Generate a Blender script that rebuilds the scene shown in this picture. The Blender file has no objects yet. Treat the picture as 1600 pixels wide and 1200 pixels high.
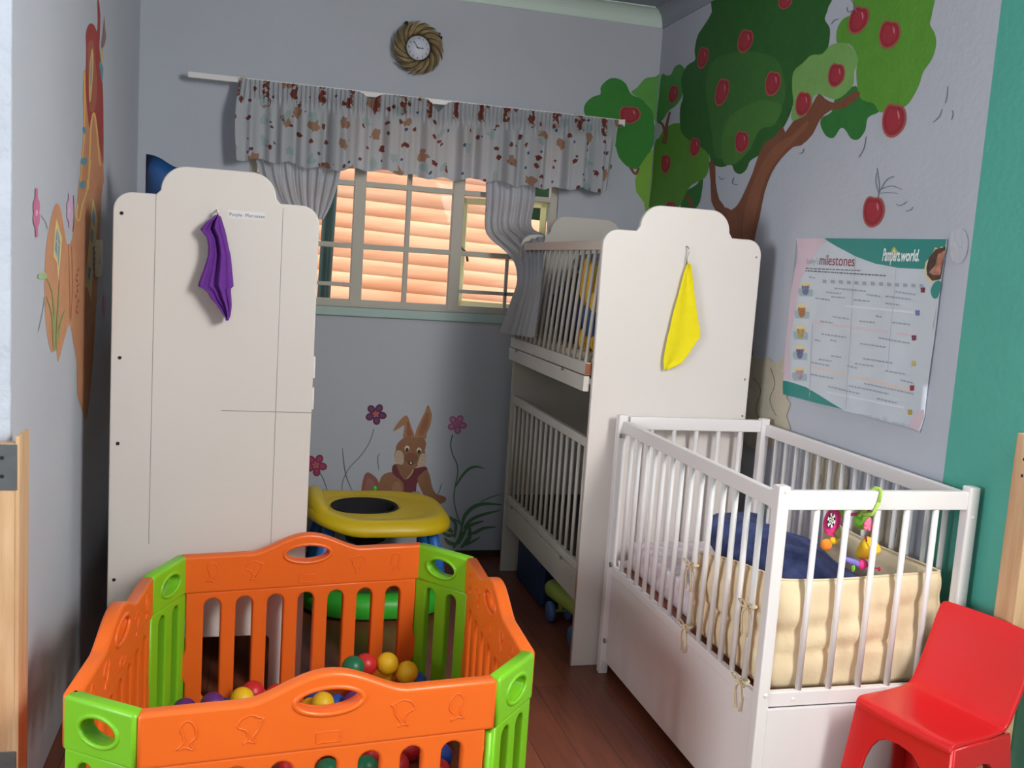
import bpy, bmesh, math, random
from math import sin, cos, pi, radians, sqrt
from mathutils import Vector, Matrix
random.seed(7)
C = bpy.context.scene.collection
SC = bpy.context.scene

# ------------------------------------------------------------------ camera
FPX, YAW, PITCH, ROLL, CAMH = 1500.0, .2625, .1205, .0666, 1.42
_F = Vector((sin(YAW)*cos(PITCH), cos(YAW)*cos(PITCH), -sin(PITCH)))
_r = Vector((cos(YAW), -sin(YAW), 0)); _u = _r.cross(_F)
_R = _r*cos(ROLL) + _u*sin(ROLL); _U = _u*cos(ROLL) - _r*sin(ROLL)
CAM = Vector((0, 0, CAMH))
cd = bpy.data.cameras.new('camera'); cam = bpy.data.objects.new('camera', cd); C.objects.link(cam)
cd.sensor_width = 36; cd.lens = FPX/1600*36; cd.clip_start = .05
m3 = Matrix((_R, _U, -_F)).transposed()
cam.matrix_world = Matrix.Translation(CAM) @ m3.to_4x4()
SC.camera = cam

# surveying helpers: a photographed point laid on a real plane of the room
def ray(x, y): return _F + _R*((x-800)/FPX) - _U*((y-600)/FPX)
def on_z(x, y, z): d = ray(x, y); return CAM + d*((z-CAMH)/d.z)
def on_y(x, y, Y): d = ray(x, y); return CAM + d*(Y/d.y)
def on_x(x, y, X): d = ray(x, y); return CAM + d*(X/d.x)

# ------------------------------------------------------------------ light
w = bpy.data.worlds.new('daylight_sky'); SC.world = w; w.use_nodes = True
bg = w.node_tree.nodes['Background']; bg.inputs[0].default_value = (.62, .80, 1, 1); bg.inputs[1].default_value = 2.2
SC.view_settings.view_transform = 'Standard'; SC.view_settings.look = 'None'
SC.view_settings.gamma = 1; SC.view_settings.use_curve_mapping = False
SC.view_settings.exposure = 0.0
def lamp(name, kind, loc, tgt, energy, col, sx=1, sy=1):
    l = bpy.data.lights.new(name, kind); l.energy = energy; l.color = col
    o = bpy.data.objects.new(name, l); C.objects.link(o); o.location = loc
    if kind == 'AREA': l.shape = 'RECTANGLE'; l.size = sx; l.size_y = sy
    o.rotation_euler = (Vector(tgt)-Vector(loc)).to_track_quat('-Z', 'Y').to_euler()
    return o
sun = lamp('sun', 'SUN', (0, 0, 6), (.9, 4.2, 1.6), 4.0, (1, .93, .82)); sun.data.angle = radians(1)
lamp('daylight_side_window', 'AREA', (1.76, .45, 2.1), (-.6, 1.5, .9), 130, (1, .965, .93), .9, 1.0)
lamp('fill_rear', 'AREA', (-.6, -2.7, 1.7), (.5, 3, 1.2), 22, (.93, .97, 1), 2.6, 1.6)  # unseen fill light added behind the camera, no window there
lamp('fill_left', 'AREA', (-3.8, .2, 1.6), (1.8, 2.2, 1.3), 170, (.93, .97, 1), 2.2, 1.4)  # unseen fill light added on the left to brighten the right wall

# ------------------------------------------------------------------ materials
def lin(c): return tuple(((v/255)/12.92 if v <= 10.3 else ((v/255+.055)/1.055)**2.4) for v in c)
MATS = {}
def mat(name, rgb, rough=.5, bump=0, scale=40, var=0, vscale=6, rgb2=None, spec=.5, metal=0, stretch=None, trans=0, coat=0):
    if name in MATS: return MATS[name]
    m = bpy.data.materials.new(name); m.use_nodes = True; nt = m.node_tree; N = nt.nodes; L = nt.links
    b = N['Principled BSDF']; c = lin(rgb)
    b.inputs['Base Color'].default_value = (*c, 1); b.inputs['Roughness'].default_value = rough
    b.inputs['Specular IOR Level'].default_value = spec; b.inputs['Metallic'].default_value = metal
    b.inputs['Coat Weight'].default_value = coat; b.inputs['Coat Roughness'].default_value = .15
    tc = N.new('ShaderNodeTexCoord'); vec = tc.outputs['Object']
    if stretch:
        mp = N.new('ShaderNodeMapping'); mp.inputs['Scale'].default_value = stretch; L.new(vec, mp.inputs[0]); vec = mp.outputs[0]
    if var:
        n = N.new('ShaderNodeTexNoise'); n.inputs['Scale'].default_value = vscale; n.inputs['Detail'].default_value = 6; L.new(vec, n.inputs['Vector'])
        r = N.new('ShaderNodeValToRGB'); r.color_ramp.elements[0].position = .35; r.color_ramp.elements[1].position = .68
        c2 = lin(rgb2) if rgb2 else tuple(v*(1-var) for v in c)
        r.color_ramp.elements[0].color = (*c2, 1); r.color_ramp.elements[1].color = (*c, 1)
        L.new(n.outputs['Fac'], r.inputs[0]); L.new(r.outputs[0], b.inputs['Base Color'])
    if bump:
        n2 = N.new('ShaderNodeTexNoise'); n2.inputs['Scale'].default_value = scale; n2.inputs['Detail'].default_value = 5; L.new(vec, n2.inputs['Vector'])
        bp = N.new('ShaderNodeBump'); bp.inputs['Strength'].default_value = bump; bp.inputs['Distance'].default_value = .01
        L.new(n2.outputs['Fac'], bp.inputs['Height']); L.new(bp.outputs[0], b.inputs['Normal'])
    if trans:
        t = N.new('ShaderNodeBsdfTranslucent'); mx = N.new('ShaderNodeMixShader'); mx.inputs[0].default_value = trans
        if var: L.new(r.outputs[0], t.inputs[0])
        else: t.inputs[0].default_value = (*c, 1)
        L.new(b.outputs[0], mx.inputs[1]); L.new(t.outputs[0], mx.inputs[2]); L.new(mx.outputs[0], N['Material Output'].inputs[0])
    MATS[name] = m; return m

M_WALL = mat('lilac_wall_paint', (187, 190, 201), .8, .12, 45, .06, 1.6)
M_ROUGH = mat('rough_plaster', (196, 202, 216), .85, 1.0, 38, .08, 9)
M_TEAL = mat('teal_wall_paint', (84, 172, 155), .6, .15, 50, .05, 3)
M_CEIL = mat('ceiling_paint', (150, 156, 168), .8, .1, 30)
M_CORN = mat('cornice_green_lit', (205, 222, 215), .6, .05, 20)  # greenish window light on the back cornice is put into this colour
M_WHITE = mat('white_panel', (221, 213, 208), .42, .03, 8, .025, 3, spec=.4)
M_WHITE2 = mat('white_gloss_paint', (232, 226, 226), .35, .04, 20, .02, 5)
M_OLD = mat('aged_white_paint', (205, 198, 190), .5, .08, 30, .05, 7)
M_DARK = mat('dark_gap', (30, 28, 28), .8)
M_LINE = mat('pencil_grey', (150, 146, 146), .8)
M_SKIRT = mat('dark_skirting', (62, 42, 36), .6, .1, 20, .3, 9)
M_ORANGE = mat('orange_plastic', (240, 108, 34), .36, .04, 60, .04, 4, spec=.5)
M_LIME = mat('lime_plastic', (126, 200, 34), .36, .04, 60, .04, 4)
M_RED = mat('red_plastic', (208, 30, 34), .25, .02, 30, .05, 5, coat=.2)
M_FRAME = mat('window_frame_paint', (190, 184, 172), .5, .05, 30, .04, 8)
M_CREAM = mat('lit_casement_cream', (246, 236, 170), .5)  # bright yellow: outdoor light on the open casement put into its colour
M_STEEL = mat('zinc_plate', (120, 124, 128), .45, .1, 60, .15, 20, metal=.6)
M_CHROME = mat('screw_metal', (170, 165, 160), .3, metal=.9)
M_PLY = mat('pale_wood', (222, 186, 146), .55, .15, 20, .16, 3, (196, 152, 112), stretch=(9, 9, 1))
M_RUST = mat('bare_wood_end', (150, 84, 58), .7, .2, 20, .3, 12)

def floor_mat():
    m = bpy.data.materials.new('wood_laminate_floor'); m.use_nodes = True; nt = m.node_tree; N = nt.nodes; L = nt.links
    b = N['Principled BSDF']; b.inputs['Roughness'].default_value = .34
    tc = N.new('ShaderNodeTexCoord'); mp = N.new('ShaderNodeMapping'); mp.inputs['Rotation'].default_value = (0, 0, radians(90))
    L.new(tc.outputs['Object'], mp.inputs[0])
    br = N.new('ShaderNodeTexBrick'); br.inputs['Scale'].default_value = 1; br.inputs['Brick Width'].default_value = 1.2; br.inputs['Row Height'].default_value = .12
    br.inputs['Mortar Size'].default_value = .0012; br.inputs['Color1'].default_value = (*lin((146, 84, 58)), 1); br.inputs['Color2'].default_value = (*lin((124, 68, 48)), 1)
    br.inputs['Mortar'].default_value = (*lin((60, 32, 24)), 1); L.new(mp.outputs[0], br.inputs['Vector'])
    mp2 = N.new('ShaderNodeMapping'); mp2.inputs['Scale'].default_value = (16, 1.4, 1); L.new(tc.outputs['Object'], mp2.inputs[0])
    n = N.new('ShaderNodeTexNoise'); n.inputs['Scale'].default_value = 3; n.inputs['Detail'].default_value = 8; L.new(mp2.outputs[0], n.inputs['Vector'])
    mx = N.new('ShaderNodeMix'); mx.data_type = 'RGBA'; mx.blend_type = 'MULTIPLY'; mx.inputs[0].default_value = .55
    L.new(br.outputs['Color'], mx.inputs[6]); L.new(n.outputs['Fac'], mx.inputs[7]); 
    r = N.new('ShaderNodeValToRGB'); r.color_ramp.elements[0].position = .3; r.color_ramp.elements[0].color = (.45, .45, .45, 1); r.color_ramp.elements[1].position = .65
    L.new(n.outputs['Fac'], r.inputs[0]); L.new(r.outputs[0], mx.inputs[7]); L.new(mx.outputs[2], b.inputs['Base Color'])
    return m
M_FLOOR = floor_mat()

def glass_mat():
    m = bpy.data.materials.new('window_glass'); m.use_nodes = True; nt = m.node_tree; N = nt.nodes; L = nt.links
    t = N.new('ShaderNodeBsdfTransparent'); g = N.new('ShaderNodeBsdfGlossy'); g.inputs['Roughness'].default_value = .03
    f = N.new('ShaderNodeFresnel'); f.inputs[0].default_value = 1.12; mx = N.new('ShaderNodeMixShader')
    t.inputs[0].default_value = (.95, .97, .95, 1)
    L.new(f.outputs[0], mx.inputs[0]); L.new(t.outputs[0], mx.inputs[1]); L.new(g.outputs[0], mx.inputs[2]); L.new(mx.outputs[0], N['Material Output'].inputs[0])
    return m
M_GLASS = glass_mat()

def log_mat():
    m = mat('varnished_logs', (238, 176, 138), .6, .15, 18, .3, 1.4, (220, 142, 102), stretch=(1, 5, 9)); return m

def valance_mat():
    # cream cotton with a printed scatter of brown bears, blue and red sprigs
    m = bpy.data.materials.new('printed_curtain_cotton'); m.use_nodes = True; nt = m.node_tree; N = nt.nodes; L = nt.links
    b = N['Principled BSDF']; b.inputs['Roughness'].default_value = .9
    uv = N.new('ShaderNodeUVMap'); uv.uv_map = 'UVMap'
    col = None; prev = N.new('ShaderNodeRGB'); prev.outputs[0].default_value = (*lin((196, 198, 204)), 1); prev = prev.outputs[0]
    nz = N.new('ShaderNodeTexNoise'); nz.inputs['Scale'].default_value = 34; nz.inputs['Detail'].default_value = 3; L.new(uv.outputs[0], nz.inputs['Vector'])
    for sc, thr, rgb, off in ((6.5, .17, (170, 132, 110), 0), (10, .09, (128, 72, 66), 3.3), (11, .07, (84, 92, 128), 7.1), (7, .15, (168, 188, 188), 11.7), (8, .09, (120, 62, 54), 19.3)):
        mp = N.new('ShaderNodeMapping'); mp.inputs['Location'].default_value = (off, off*.7, 0); L.new(uv.outputs[0], mp.inputs[0])
        v = N.new('ShaderNodeTexVoronoi'); v.voronoi_dimensions = '2D'; v.inputs['Scale'].default_value = sc; L.new(mp.outputs[0], v.inputs['Vector'])
        ad = N.new('ShaderNodeMath'); ad.operation = 'MULTIPLY_ADD'; ad.inputs[1].default_value = .42; L.new(nz.outputs['Fac'], ad.inputs[0]); L.new(v.outputs['Distance'], ad.inputs[2])
        lt = N.new('ShaderNodeMath'); lt.operation = 'LESS_THAN'; lt.inputs[1].default_value = thr+.21; L.new(ad.outputs[0], lt.inputs[0])
        # drop some cells so the motifs are scattered
        sp = N.new('ShaderNodeSeparateColor'); L.new(v.outputs['Color'], sp.inputs[0])
        gt = N.new('ShaderNodeMath'); gt.operation = 'GREATER_THAN'; gt.inputs[1].default_value = .45; L.new(sp.outputs[0], gt.inputs[0])
        mu = N.new('ShaderNodeMath'); mu.operation = 'MULTIPLY'; L.new(lt.outputs[0], mu.inputs[0]); L.new(gt.outputs[0], mu.inputs[1])
        mx = N.new('ShaderNodeMix'); mx.data_type = 'RGBA'; L.new(mu.outputs[0], mx.inputs[0]); L.new(prev, mx.inputs[6]); mx.inputs[7].default_value = (*lin(rgb), 1); prev = mx.outputs[2]
    # rust-brown print gathered into stripes along the heading tape
    sx = N.new('ShaderNodeSeparateXYZ'); L.new(uv.outputs[0], sx.inputs[0])
    def mth(op, a, b_=None, c_=None):
        q = N.new('ShaderNodeMath'); q.operation = op
        for i_, v_ in enumerate((a, b_, c_)):
            if v_ is None: continue
            if hasattr(v_, 'links'): L.new(v_, q.inputs[i_])
            else: q.inputs[i_].default_value = v_
        return q.outputs[0]
    wob = mth('MULTIPLY_ADD', nz.outputs['Fac'], .05, sx.outputs[0])
    st = mth('LESS_THAN', mth('MODULO', wob, .148), .034)
    hd = mth('LESS_THAN', mth('MULTIPLY_ADD', nz.outputs['Fac'], .09, sx.outputs[1]), .125)
    mk = mth('MULTIPLY', mth('MULTIPLY', st, hd), mth('GREATER_THAN', nz.outputs['Fac'], .44))
    mx = N.new('ShaderNodeMix'); mx.data_type = 'RGBA'; L.new(mk, mx.inputs[0]); L.new(prev, mx.inputs[6]); mx.inputs[7].default_value = (*lin((134, 72, 60)), 1); prev = mx.outputs[2]
    L.new(prev, b.inputs['Base Color'])
    t = N.new('ShaderNodeBsdfTranslucent'); L.new(prev, t.inputs[0]); ms = N.new('ShaderNodeMixShader'); ms.inputs[0].default_value = .3
    L.new(b.outputs[0], ms.inputs[1]); L.new(t.outputs[0], ms.inputs[2]); L.new(ms.outputs[0], N['Material Output'].inputs[0])
    return m
M_VAL = valance_mat()
M_CURT = mat('grey_lining_cotton', (192, 194, 200), .9, .1, 90, trans=.25)

# ------------------------------------------------------------------ builders
def link(name, me, m=None, parent=None, smooth=False, mats=None):
    me.name = name
    for x in (mats or ([m] if m else [])): me.materials.append(x)
    if smooth:
        for p in me.polygons: p.use_smooth = True
    o = bpy.data.objects.new(name, me); C.objects.link(o)
    if parent is not None:
        o.parent = parent; o.matrix_parent_inverse = parent.matrix_world.inverted() if False else Matrix.Translation(-Vector(parent.location))
    return o
def from_bm(name, bm, m=None, parent=None, smooth=False, mats=None):
    bm.normal_update(); me = bpy.data.meshes.new(name); bm.to_mesh(me); bm.free(); return link(name, me, m, parent, smooth, mats)
def thing(name, loc, label, cat, group=None):
    o = bpy.data.objects.new(name, None); C.objects.link(o); o.location = loc; o.empty_display_size = .1
    o['label'] = label; o['category'] = cat
    if group: o['group'] = group
    return o
def tag(o, label, cat, group=None):
    o['label'] = label; o['category'] = cat
    if group: o['group'] = group
    return o
def struct(o, label=None):
    o['kind'] = 'structure'
    if label: o['label'] = label
    return o
def lab(o, label): o['label'] = label; return o

def box(bm, x0, x1, y0, y1, z0, z1, bev=.002, mi=0):
    vs = [bm.verts.new((x, y, z)) for x in (x0, x1) for y in (y0, y1) for z in (z0, z1)]
    fs = [bm.faces.new([vs[i] for i in q]) for q in ((0, 1, 3, 2), (4, 6, 7, 5), (0, 4, 5, 1), (2, 3, 7, 6), (0, 2, 6, 4), (1, 5, 7, 3))]
    for f in fs: f.material_index = mi
    if bev:
        es = list({e for f in fs for e in f.edges})
        r = bmesh.ops.bevel(bm, geom=es, offset=bev, segments=2, profile=.6, affect='EDGES')
        for f in r['faces']: f.material_index = mi
    return vs
def mkbox(name, x0, x1, y0, y1, z0, z1, m, parent=None, bev=.002):
    bm = bmesh.new(); box(bm, x0, x1, y0, y1, z0, z1, bev); return from_bm(name, bm, m, parent)
def tube(bm, pts, r, n=8, closed=False, mi=0, flat=1.0):
    pts = [Vector(p) for p in pts]; rings = []; k = len(pts)
    rr = r if hasattr(r, '__len__') else [r]*k
    up = None
    for i, p in enumerate(pts):
        a = pts[(i-1) % k] if (closed or i > 0) else p; b = pts[(i+1) % k] if (closed or i < k-1) else p
        t = (b-a).normalized()
        if up is None:
            up = Vector((0, 0, 1)) if abs(t.z) < .9 else Vector((1, 0, 0))
        s = t.cross(up)
        if s.length < 1e-4: s = t.cross(Vector((0, 1, 0)))
        s.normalize(); u2 = s.cross(t).normalized(); up = u2
        rings.append([bm.verts.new(p + s*cos(2*pi*j/n)*rr[i] + u2*sin(2*pi*j/n)*rr[i]*flat) for j in range(n)])
    m_ = k if closed else k-1
    for i in range(m_):
        A, B = rings[i], rings[(i+1) % k]
        for j in range(n):
            f = bm.faces.new((A[j], A[(j+1) % n], B[(j+1) % n], B[j])); f.smooth = True; f.material_index = mi
    if not closed:
        for R_ in (rings[0][::-1], rings[-1]):
            f = bm.faces.new(R_); f.material_index = mi
def mktube(name, pts, r, m, parent=None, n=8, closed=False, flat=1.0):
    bm = bmesh.new(); tube(bm, pts, r, n, closed, 0, flat); bmesh.ops.recalc_face_normals(bm, faces=bm.faces[:]); return from_bm(name, bm, m, parent)
def lathe(bm, prof, n=24, origin=(0, 0, 0), rot=None, mi=0):
    rings = []; O = Vector(origin); rot = rot or Matrix.Identity(3)
    for (r, z) in prof:
        if r < 1e-5: rings.append([bm.verts.new(O + rot @ Vector((0, 0, z)))])
        else: rings.append([bm.verts.new(O + rot @ Vector((r*cos(2*pi*j/n), r*sin(2*pi*j/n), z))) for j in range(n)])
    for A, B in zip(rings, rings[1:]):
        for j in range(n):
            if len(A) == 1 and len(B) == 1: continue
            if len(A) == 1: f = bm.faces.new((A[0], B[j], B[(j+1) % n]))
            elif len(B) == 1: f = bm.faces.new((A[j], A[(j+1) % n], B[0]))
            else: f = bm.faces.new((A[j], A[(j+1) % n], B[(j+1) % n], B[j]))
            f.smooth = True; f.material_index = mi
def ellipsoid(bm, c, r, n=16, k=10, rot=None, mi=0, p=1.0):
    prof = []
    for i in range(k+1):
        a = -pi/2 + pi*i/k; prof.append((max(0, cos(a))**p, sin(a)))
    st = len(bm.verts); bm.verts.ensure_lookup_table()
    lathe(bm, prof, n, mi=mi); bm.verts.ensure_lookup_table()
    rot = rot or Matrix.Identity(3)
    for v in bm.verts[st:]: v.co = Vector(c) + rot @ Vector((v.co.x*r[0], v.co.y*r[1], v.co.z*r[2]))
def smoothpts(pts, n=4, closed=True):
    out = []; k = len(pts)
    rng = range(k) if closed else range(k-1)
    for i in rng:
        p0 = pts[(i-1) % k] if closed or i > 0 else pts[i]; p1 = pts[i]; p2 = pts[(i+1) % k]; p3 = pts[(i+2) % k] if closed or i < k-2 else pts[i+1]
        for j in range(n):
            t = j/n
            out.append(tuple(.5*((2*b) + (-a+c)*t + (2*a-5*b+4*c-d)*t*t + (-a+3*b-3*c+d)*t**3) for a, b, c, d in zip(p0, p1, p2, p3)))
    if not closed: out.append(tuple(pts[-1]))
    return out
def plate_mesh(splines, thick, bev=.004, res=2):
    # solid plate in the XY plane with holes, rounded rim, centred on z = 0
    cu = bpy.data.curves.new('plate', 'CURVE'); cu.dimensions = '2D'; cu.fill_mode = 'BOTH'
    cu.extrude = max(0, thick/2-bev); cu.bevel_depth = bev; cu.bevel_resolution = res; cu.offset = -bev
    for s in splines:
        sp = cu.splines.new('POLY'); sp.points.add(len(s)-1); sp.use_cyclic_u = True
        for q, p in zip(sp.points, s): q.co = (p[0], p[1], 0, 1)
    o = bpy.data.objects.new('plate', cu); C.objects.link(o); bpy.context.view_layer.update()
    me = bpy.data.meshes.new_from_object(o.evaluated_get(bpy.context.evaluated_depsgraph_get()))
    bpy.data.objects.remove(o); bpy.data.curves.remove(cu); me.materials.clear()
    return me
def text_mesh(body, size, extrude=0, align='LEFT', shear=0, bold=0):
    cu = bpy.data.curves.new('t', 'FONT'); cu.body = body; cu.size = size; cu.extrude = extrude; cu.align_x = align; cu.shear = shear; cu.offset = bold; cu.resolution_u = 3
    o = bpy.data.objects.new('t', cu); C.objects.link(o); bpy.context.view_layer.update()
    me = bpy.data.meshes.new_from_object(o.evaluated_get(bpy.context.evaluated_depsgraph_get()))
    bpy.data.objects.remove(o); bpy.data.curves.remove(cu); me.materials.clear()
    return me
def ellipse(cx, cy, rx, ry, n=20, rot=0):
    return [(cx+rx*cos(2*pi*i/n)*cos(rot)-ry*sin(2*pi*i/n)*sin(rot), cy+rx*cos(2*pi*i/n)*sin(rot)+ry*sin(2*pi*i/n)*cos(rot)) for i in range(n)]

# ------------------------------------------------------------------ the room
XL, XR, YB, ZC, YE = -.521, 1.833, 4.47, 2.68, 2.3
WX0, WX1, WZ0, WZ1 = -.06, 1.37, 1.19, 2.02        # window opening
struct(mkbox('floor', -4, XR+.15, -3, YB+.02, -.08, 0, M_FLOOR, bev=0))
struct(mkbox('ceiling', -4, XR+.15, -3, YB+.13, ZC, ZC+.1, M_CEIL, bev=0))
bm = bmesh.new()
for b in ((XL-.2, WX0, 0, ZC), (WX1, XR+.15, 0, ZC), (WX0, WX1, 0, WZ0), (WX0, WX1, WZ1, ZC)): box(bm, b[0], b[1], YB, YB+.13, b[2], b[3], 0)
bmesh.ops.remove_doubles(bm, verts=bm.verts[:], dist=1e-5)
wall_back = struct(from_bm('wall_back', bm, M_WALL))
bm = bmesh.new(); box(bm, XR, XR+.15, 2.15, YB, 0, ZC, 0, 0); box(bm, XR, XR+.15, -3, 2.15, 0, ZC, 0, 1)
wall_right = struct(from_bm('wall_right', bm, mats=[M_WALL, M_TEAL]))
# painted boundary follows the measured line of the teal paint
tl = on_x(1523.5, 340, XR).y
for v in wall_right.data.vertices:
    if abs(v.co.y-2.15) < .01: v.co.y = tl
bm = bmesh.new(); box(bm, XL-.2, XL, YE+.012, YB, 0, ZC, 0, 0); box(bm, XL-.2, XL, YE, YE+.012, 0, ZC, .005, 1)
wall_left = struct(from_bm('wall_left', bm, mats=[M_WALL, M_ROUGH]))
struct(mkbox('wall_front', -4, XL-.2, YE, YE+.2, 0, ZC, M_ROUGH, bev=0))
struct(mkbox('wall_side', -4.15, -4, -3, YE+.2, 0, ZC, M_TEAL, bev=0))
struct(mkbox('wall_rear', -4.15, XR+.15, -3.15, -3, 0, ZC, M_TEAL, bev=0))
struct(mkbox('baseboard_back', XL, XR, YB-.012, YB, 0, .03, M_SKIRT))
# cove cornices
def cornice(name, a, b, inward, r=.075):
    bm = bmesh.new(); prof = [(0, -r), (.006, -r), (.008, -r+.008)] + [(.008+(r-.012)*(1-cos(t*pi/16)), -r+.008+(r-.012)*sin(t*pi/16)) for t in range(1, 9)] + [(r, -.006), (r, 0), (0, 0)]
    A = [bm.verts.new(Vector(a)+Vector(inward)*p+Vector((0, 0, q))) for p, q in prof]; B = [bm.verts.new(Vector(b)+Vector(inward)*p+Vector((0, 0, q))) for p, q in prof]
    for i in range(len(prof)): bm.faces.new((A[i], A[(i+1) % len(prof)], B[(i+1) % len(prof)], B[i]))
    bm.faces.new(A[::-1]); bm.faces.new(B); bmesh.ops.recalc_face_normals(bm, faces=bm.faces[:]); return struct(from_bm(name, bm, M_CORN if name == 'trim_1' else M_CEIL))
cornice('trim_1', (XL, YB, ZC), (XR-.004, YB, ZC), (0, -1, 0))
cornice('trim_2', (XR, -3, ZC), (XR, YB-.0, ZC), (-1, 0, 0))

# ------------------------------------------------------------------ window
win = bpy.data.objects.new('window_1', None); C.objects.link(win); win.location = (WX0, YB, WZ0); win['kind'] = 'structure'
FY0, FY1 = YB+.012, YB+.05
bm = bmesh.new()
for a, b in ((WX0, WX0+.035), (WX1-.035, WX1)): box(bm, a, b, FY0, FY1, WZ0, WZ1, .003)
box(bm, WX0, WX1, FY0, FY1, WZ0, WZ0+.035, .003); box(bm, WX0, WX1, FY0, FY1, WZ1-.035, WZ1, .003)
for x, h in ((.430, .027), (.888, .027)): box(bm, x-h, x+h, FY0-.0015, FY1+.0015, WZ0+.004, WZ1-.004, .004)
box(bm, .656-.011, .656+.011, FY0+.003, FY1-.007, WZ0+.01, WZ1-.01, .003)
for z in (1.752, 1.470): box(bm, WX0, WX1, FY0+.002, FY1-.006, z-.012, z+.012, .003)
from_bm('window_frame', bm, M_FRAME, win)
bm = bmesh.new()
for x0, x1 in ((WX0, .41), (.91, WX1)):
    for z in (1.292,): box(bm, x0, x1, FY0-.006, FY0+.008, z-.009, z+.009, .002)
    box(bm, (x0+x1)/2-.008, (x0+x1)/2+.008, FY0-.006, FY0+.008, WZ0, 1.47, .002)
from_bm('burglar_bar', bm, M_FRAME, win)
for x0, x1 in ((WX0+.035, .403), (.457, .645), (.667, .861)):
    for z0, z1 in ((WZ0+.035, 1.458), (1.482, 1.740), (1.764, WZ1-.035)):
        g = bmesh.new(); box(g, x0, x1, FY0+.016, FY0+.02, z0, z1, 0); from_bm('pane', g, M_GLASS, win)
# outward-opening casement, hinged on the right jamb
def casement():
    W, H = .43, 1.755-WZ0-.03
    bm = bmesh.new()
    box(bm, -W, -W+.03, 0, .025, 0, H, .003); box(bm, -.03, 0, 0, .025, 0, H, .003); box(bm, -W, 0, 0, .025, 0, .03, .003); box(bm, -W, 0, 0, .025, H-.03, H, .003); box(bm, -W, 0, .004, .02, H*.5-.008, H*.5+.008, .002)
    g = bmesh.new(); box(g, -W+.03, -.03, .01, .013, .03, H-.03, 0)
    R_ = Matrix.Translation((WX1-.04, YB+.055, WZ0+.02)) @ Matrix.Rotation(radians(-27), 4, 'Z')
    bm.transform(R_); g.transform(R_)
    o = from_bm('casement', bm, M_CREAM, win); p = from_bm('pane', g, M_GLASS, win)
    h = bmesh.new(); tube(h, [R_ @ Vector(q) for q in ((-W+.015, -.002, H*.55), (-W+.015, -.02, H*.55), (-W+.05, -.03, H*.5), (-W+.06, -.03, H*.42))], .006, 6)
    from_bm('casement_handle', h, mat('dark_brass', (90, 78, 50), .4, metal=.7), win)
casement()
struct(mkbox('window_sill', WX0-.03, WX1+.03, YB-.02, YB+.012, WZ0-.04, WZ0, mat('sill_paint', (168, 190, 186), .5, .05), bev=.004))
for o in list(C.objects):
    if o.name == 'window_sill': o.name = 'trim_3'

# ------------------------------------------------------------------ outdoors
LY = 6.6
def logwall():
    bm = bmesh.new(); r = .06; pitch = .098; mt = log_mat()
    t = radians(-2.3)
    for i in range(34):
        z = -.9 + i*pitch
        x1 = 5 if z < 1.80 else 1.50
        a = Vector((-3, LY, z)); b = Vector((x1, LY, z))
        for v in (a, b): v.z += (v.x-.8)*math.tan(t)
        tube(bm, [a, b], r, 14)
    for v in bm.verts: v.co.y = LY + (v.co.y-LY)*.5
    o = from_bm('log_cabin_wall', bm, mt); return o
lw = logwall(); tag(lw, 'sunlit orange wall of stacked round logs outside the window', 'log wall')
gp = mktube('drain_pipe', [on_y(524, 250, 5.1)+Vector((0, 0, .6)), on_y(505, 475, 5.1)*1.0, Vector((on_y(505, 475, 5.1).x-.03, 5.1, -.2))], .034, mat('dark_green_paint', (38, 62, 52), .5), n=12)
tag(gp, 'dark green pipe standing outside behind the left window panes', 'pipe')
# ground and shrub behind the logs
struct(mkbox('ground', -4, 8, YB+.14, 14, -.3, -.2, mat('outside_soil', (120, 104, 84), .9, .4, 8, .2), bev=0))
bm = bmesh.new()
rr = random.Random(3)
for i in range(1500):
    c = Vector((rr.uniform(.4, 5.5), rr.uniform(7.6, 8.4), rr.uniform(-.2, 3.2)))
    n = Vector((rr.uniform(-1, 1), rr.uniform(-1, .2), rr.uniform(-.2, 1))).normalized(); s = n.cross(Vector((rr.uniform(-1, 1), rr.uniform(-1, 1), rr.uniform(-1, 1)))).normalized(); u = n.cross(s)
    L_ = rr.uniform(.16, .3)
    bm.faces.new([bm.verts.new(c+q) for q in (-s*L_, -u*L_*.5, s*L_, u*L_*.5)])
for k in range(7): ellipsoid(bm, (.9+k*.75, 8.5, 1.5), (.62, .4, 2.1), 14, 10)
for k in range(5): tube(bm, [(.8+k, 8, -.2), (.9+k, 8.05, 1.2), (.8+k, 8, 2.8)], .05, 6)
sh = from_bm('leafy_shrub', bm, mat('dark_leaves', (36, 62, 34), .7, .2, 12, .4, 5)); tag(sh, 'dark green leafy shrub beyond the log wall at the right of the window', 'shrub')

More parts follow.
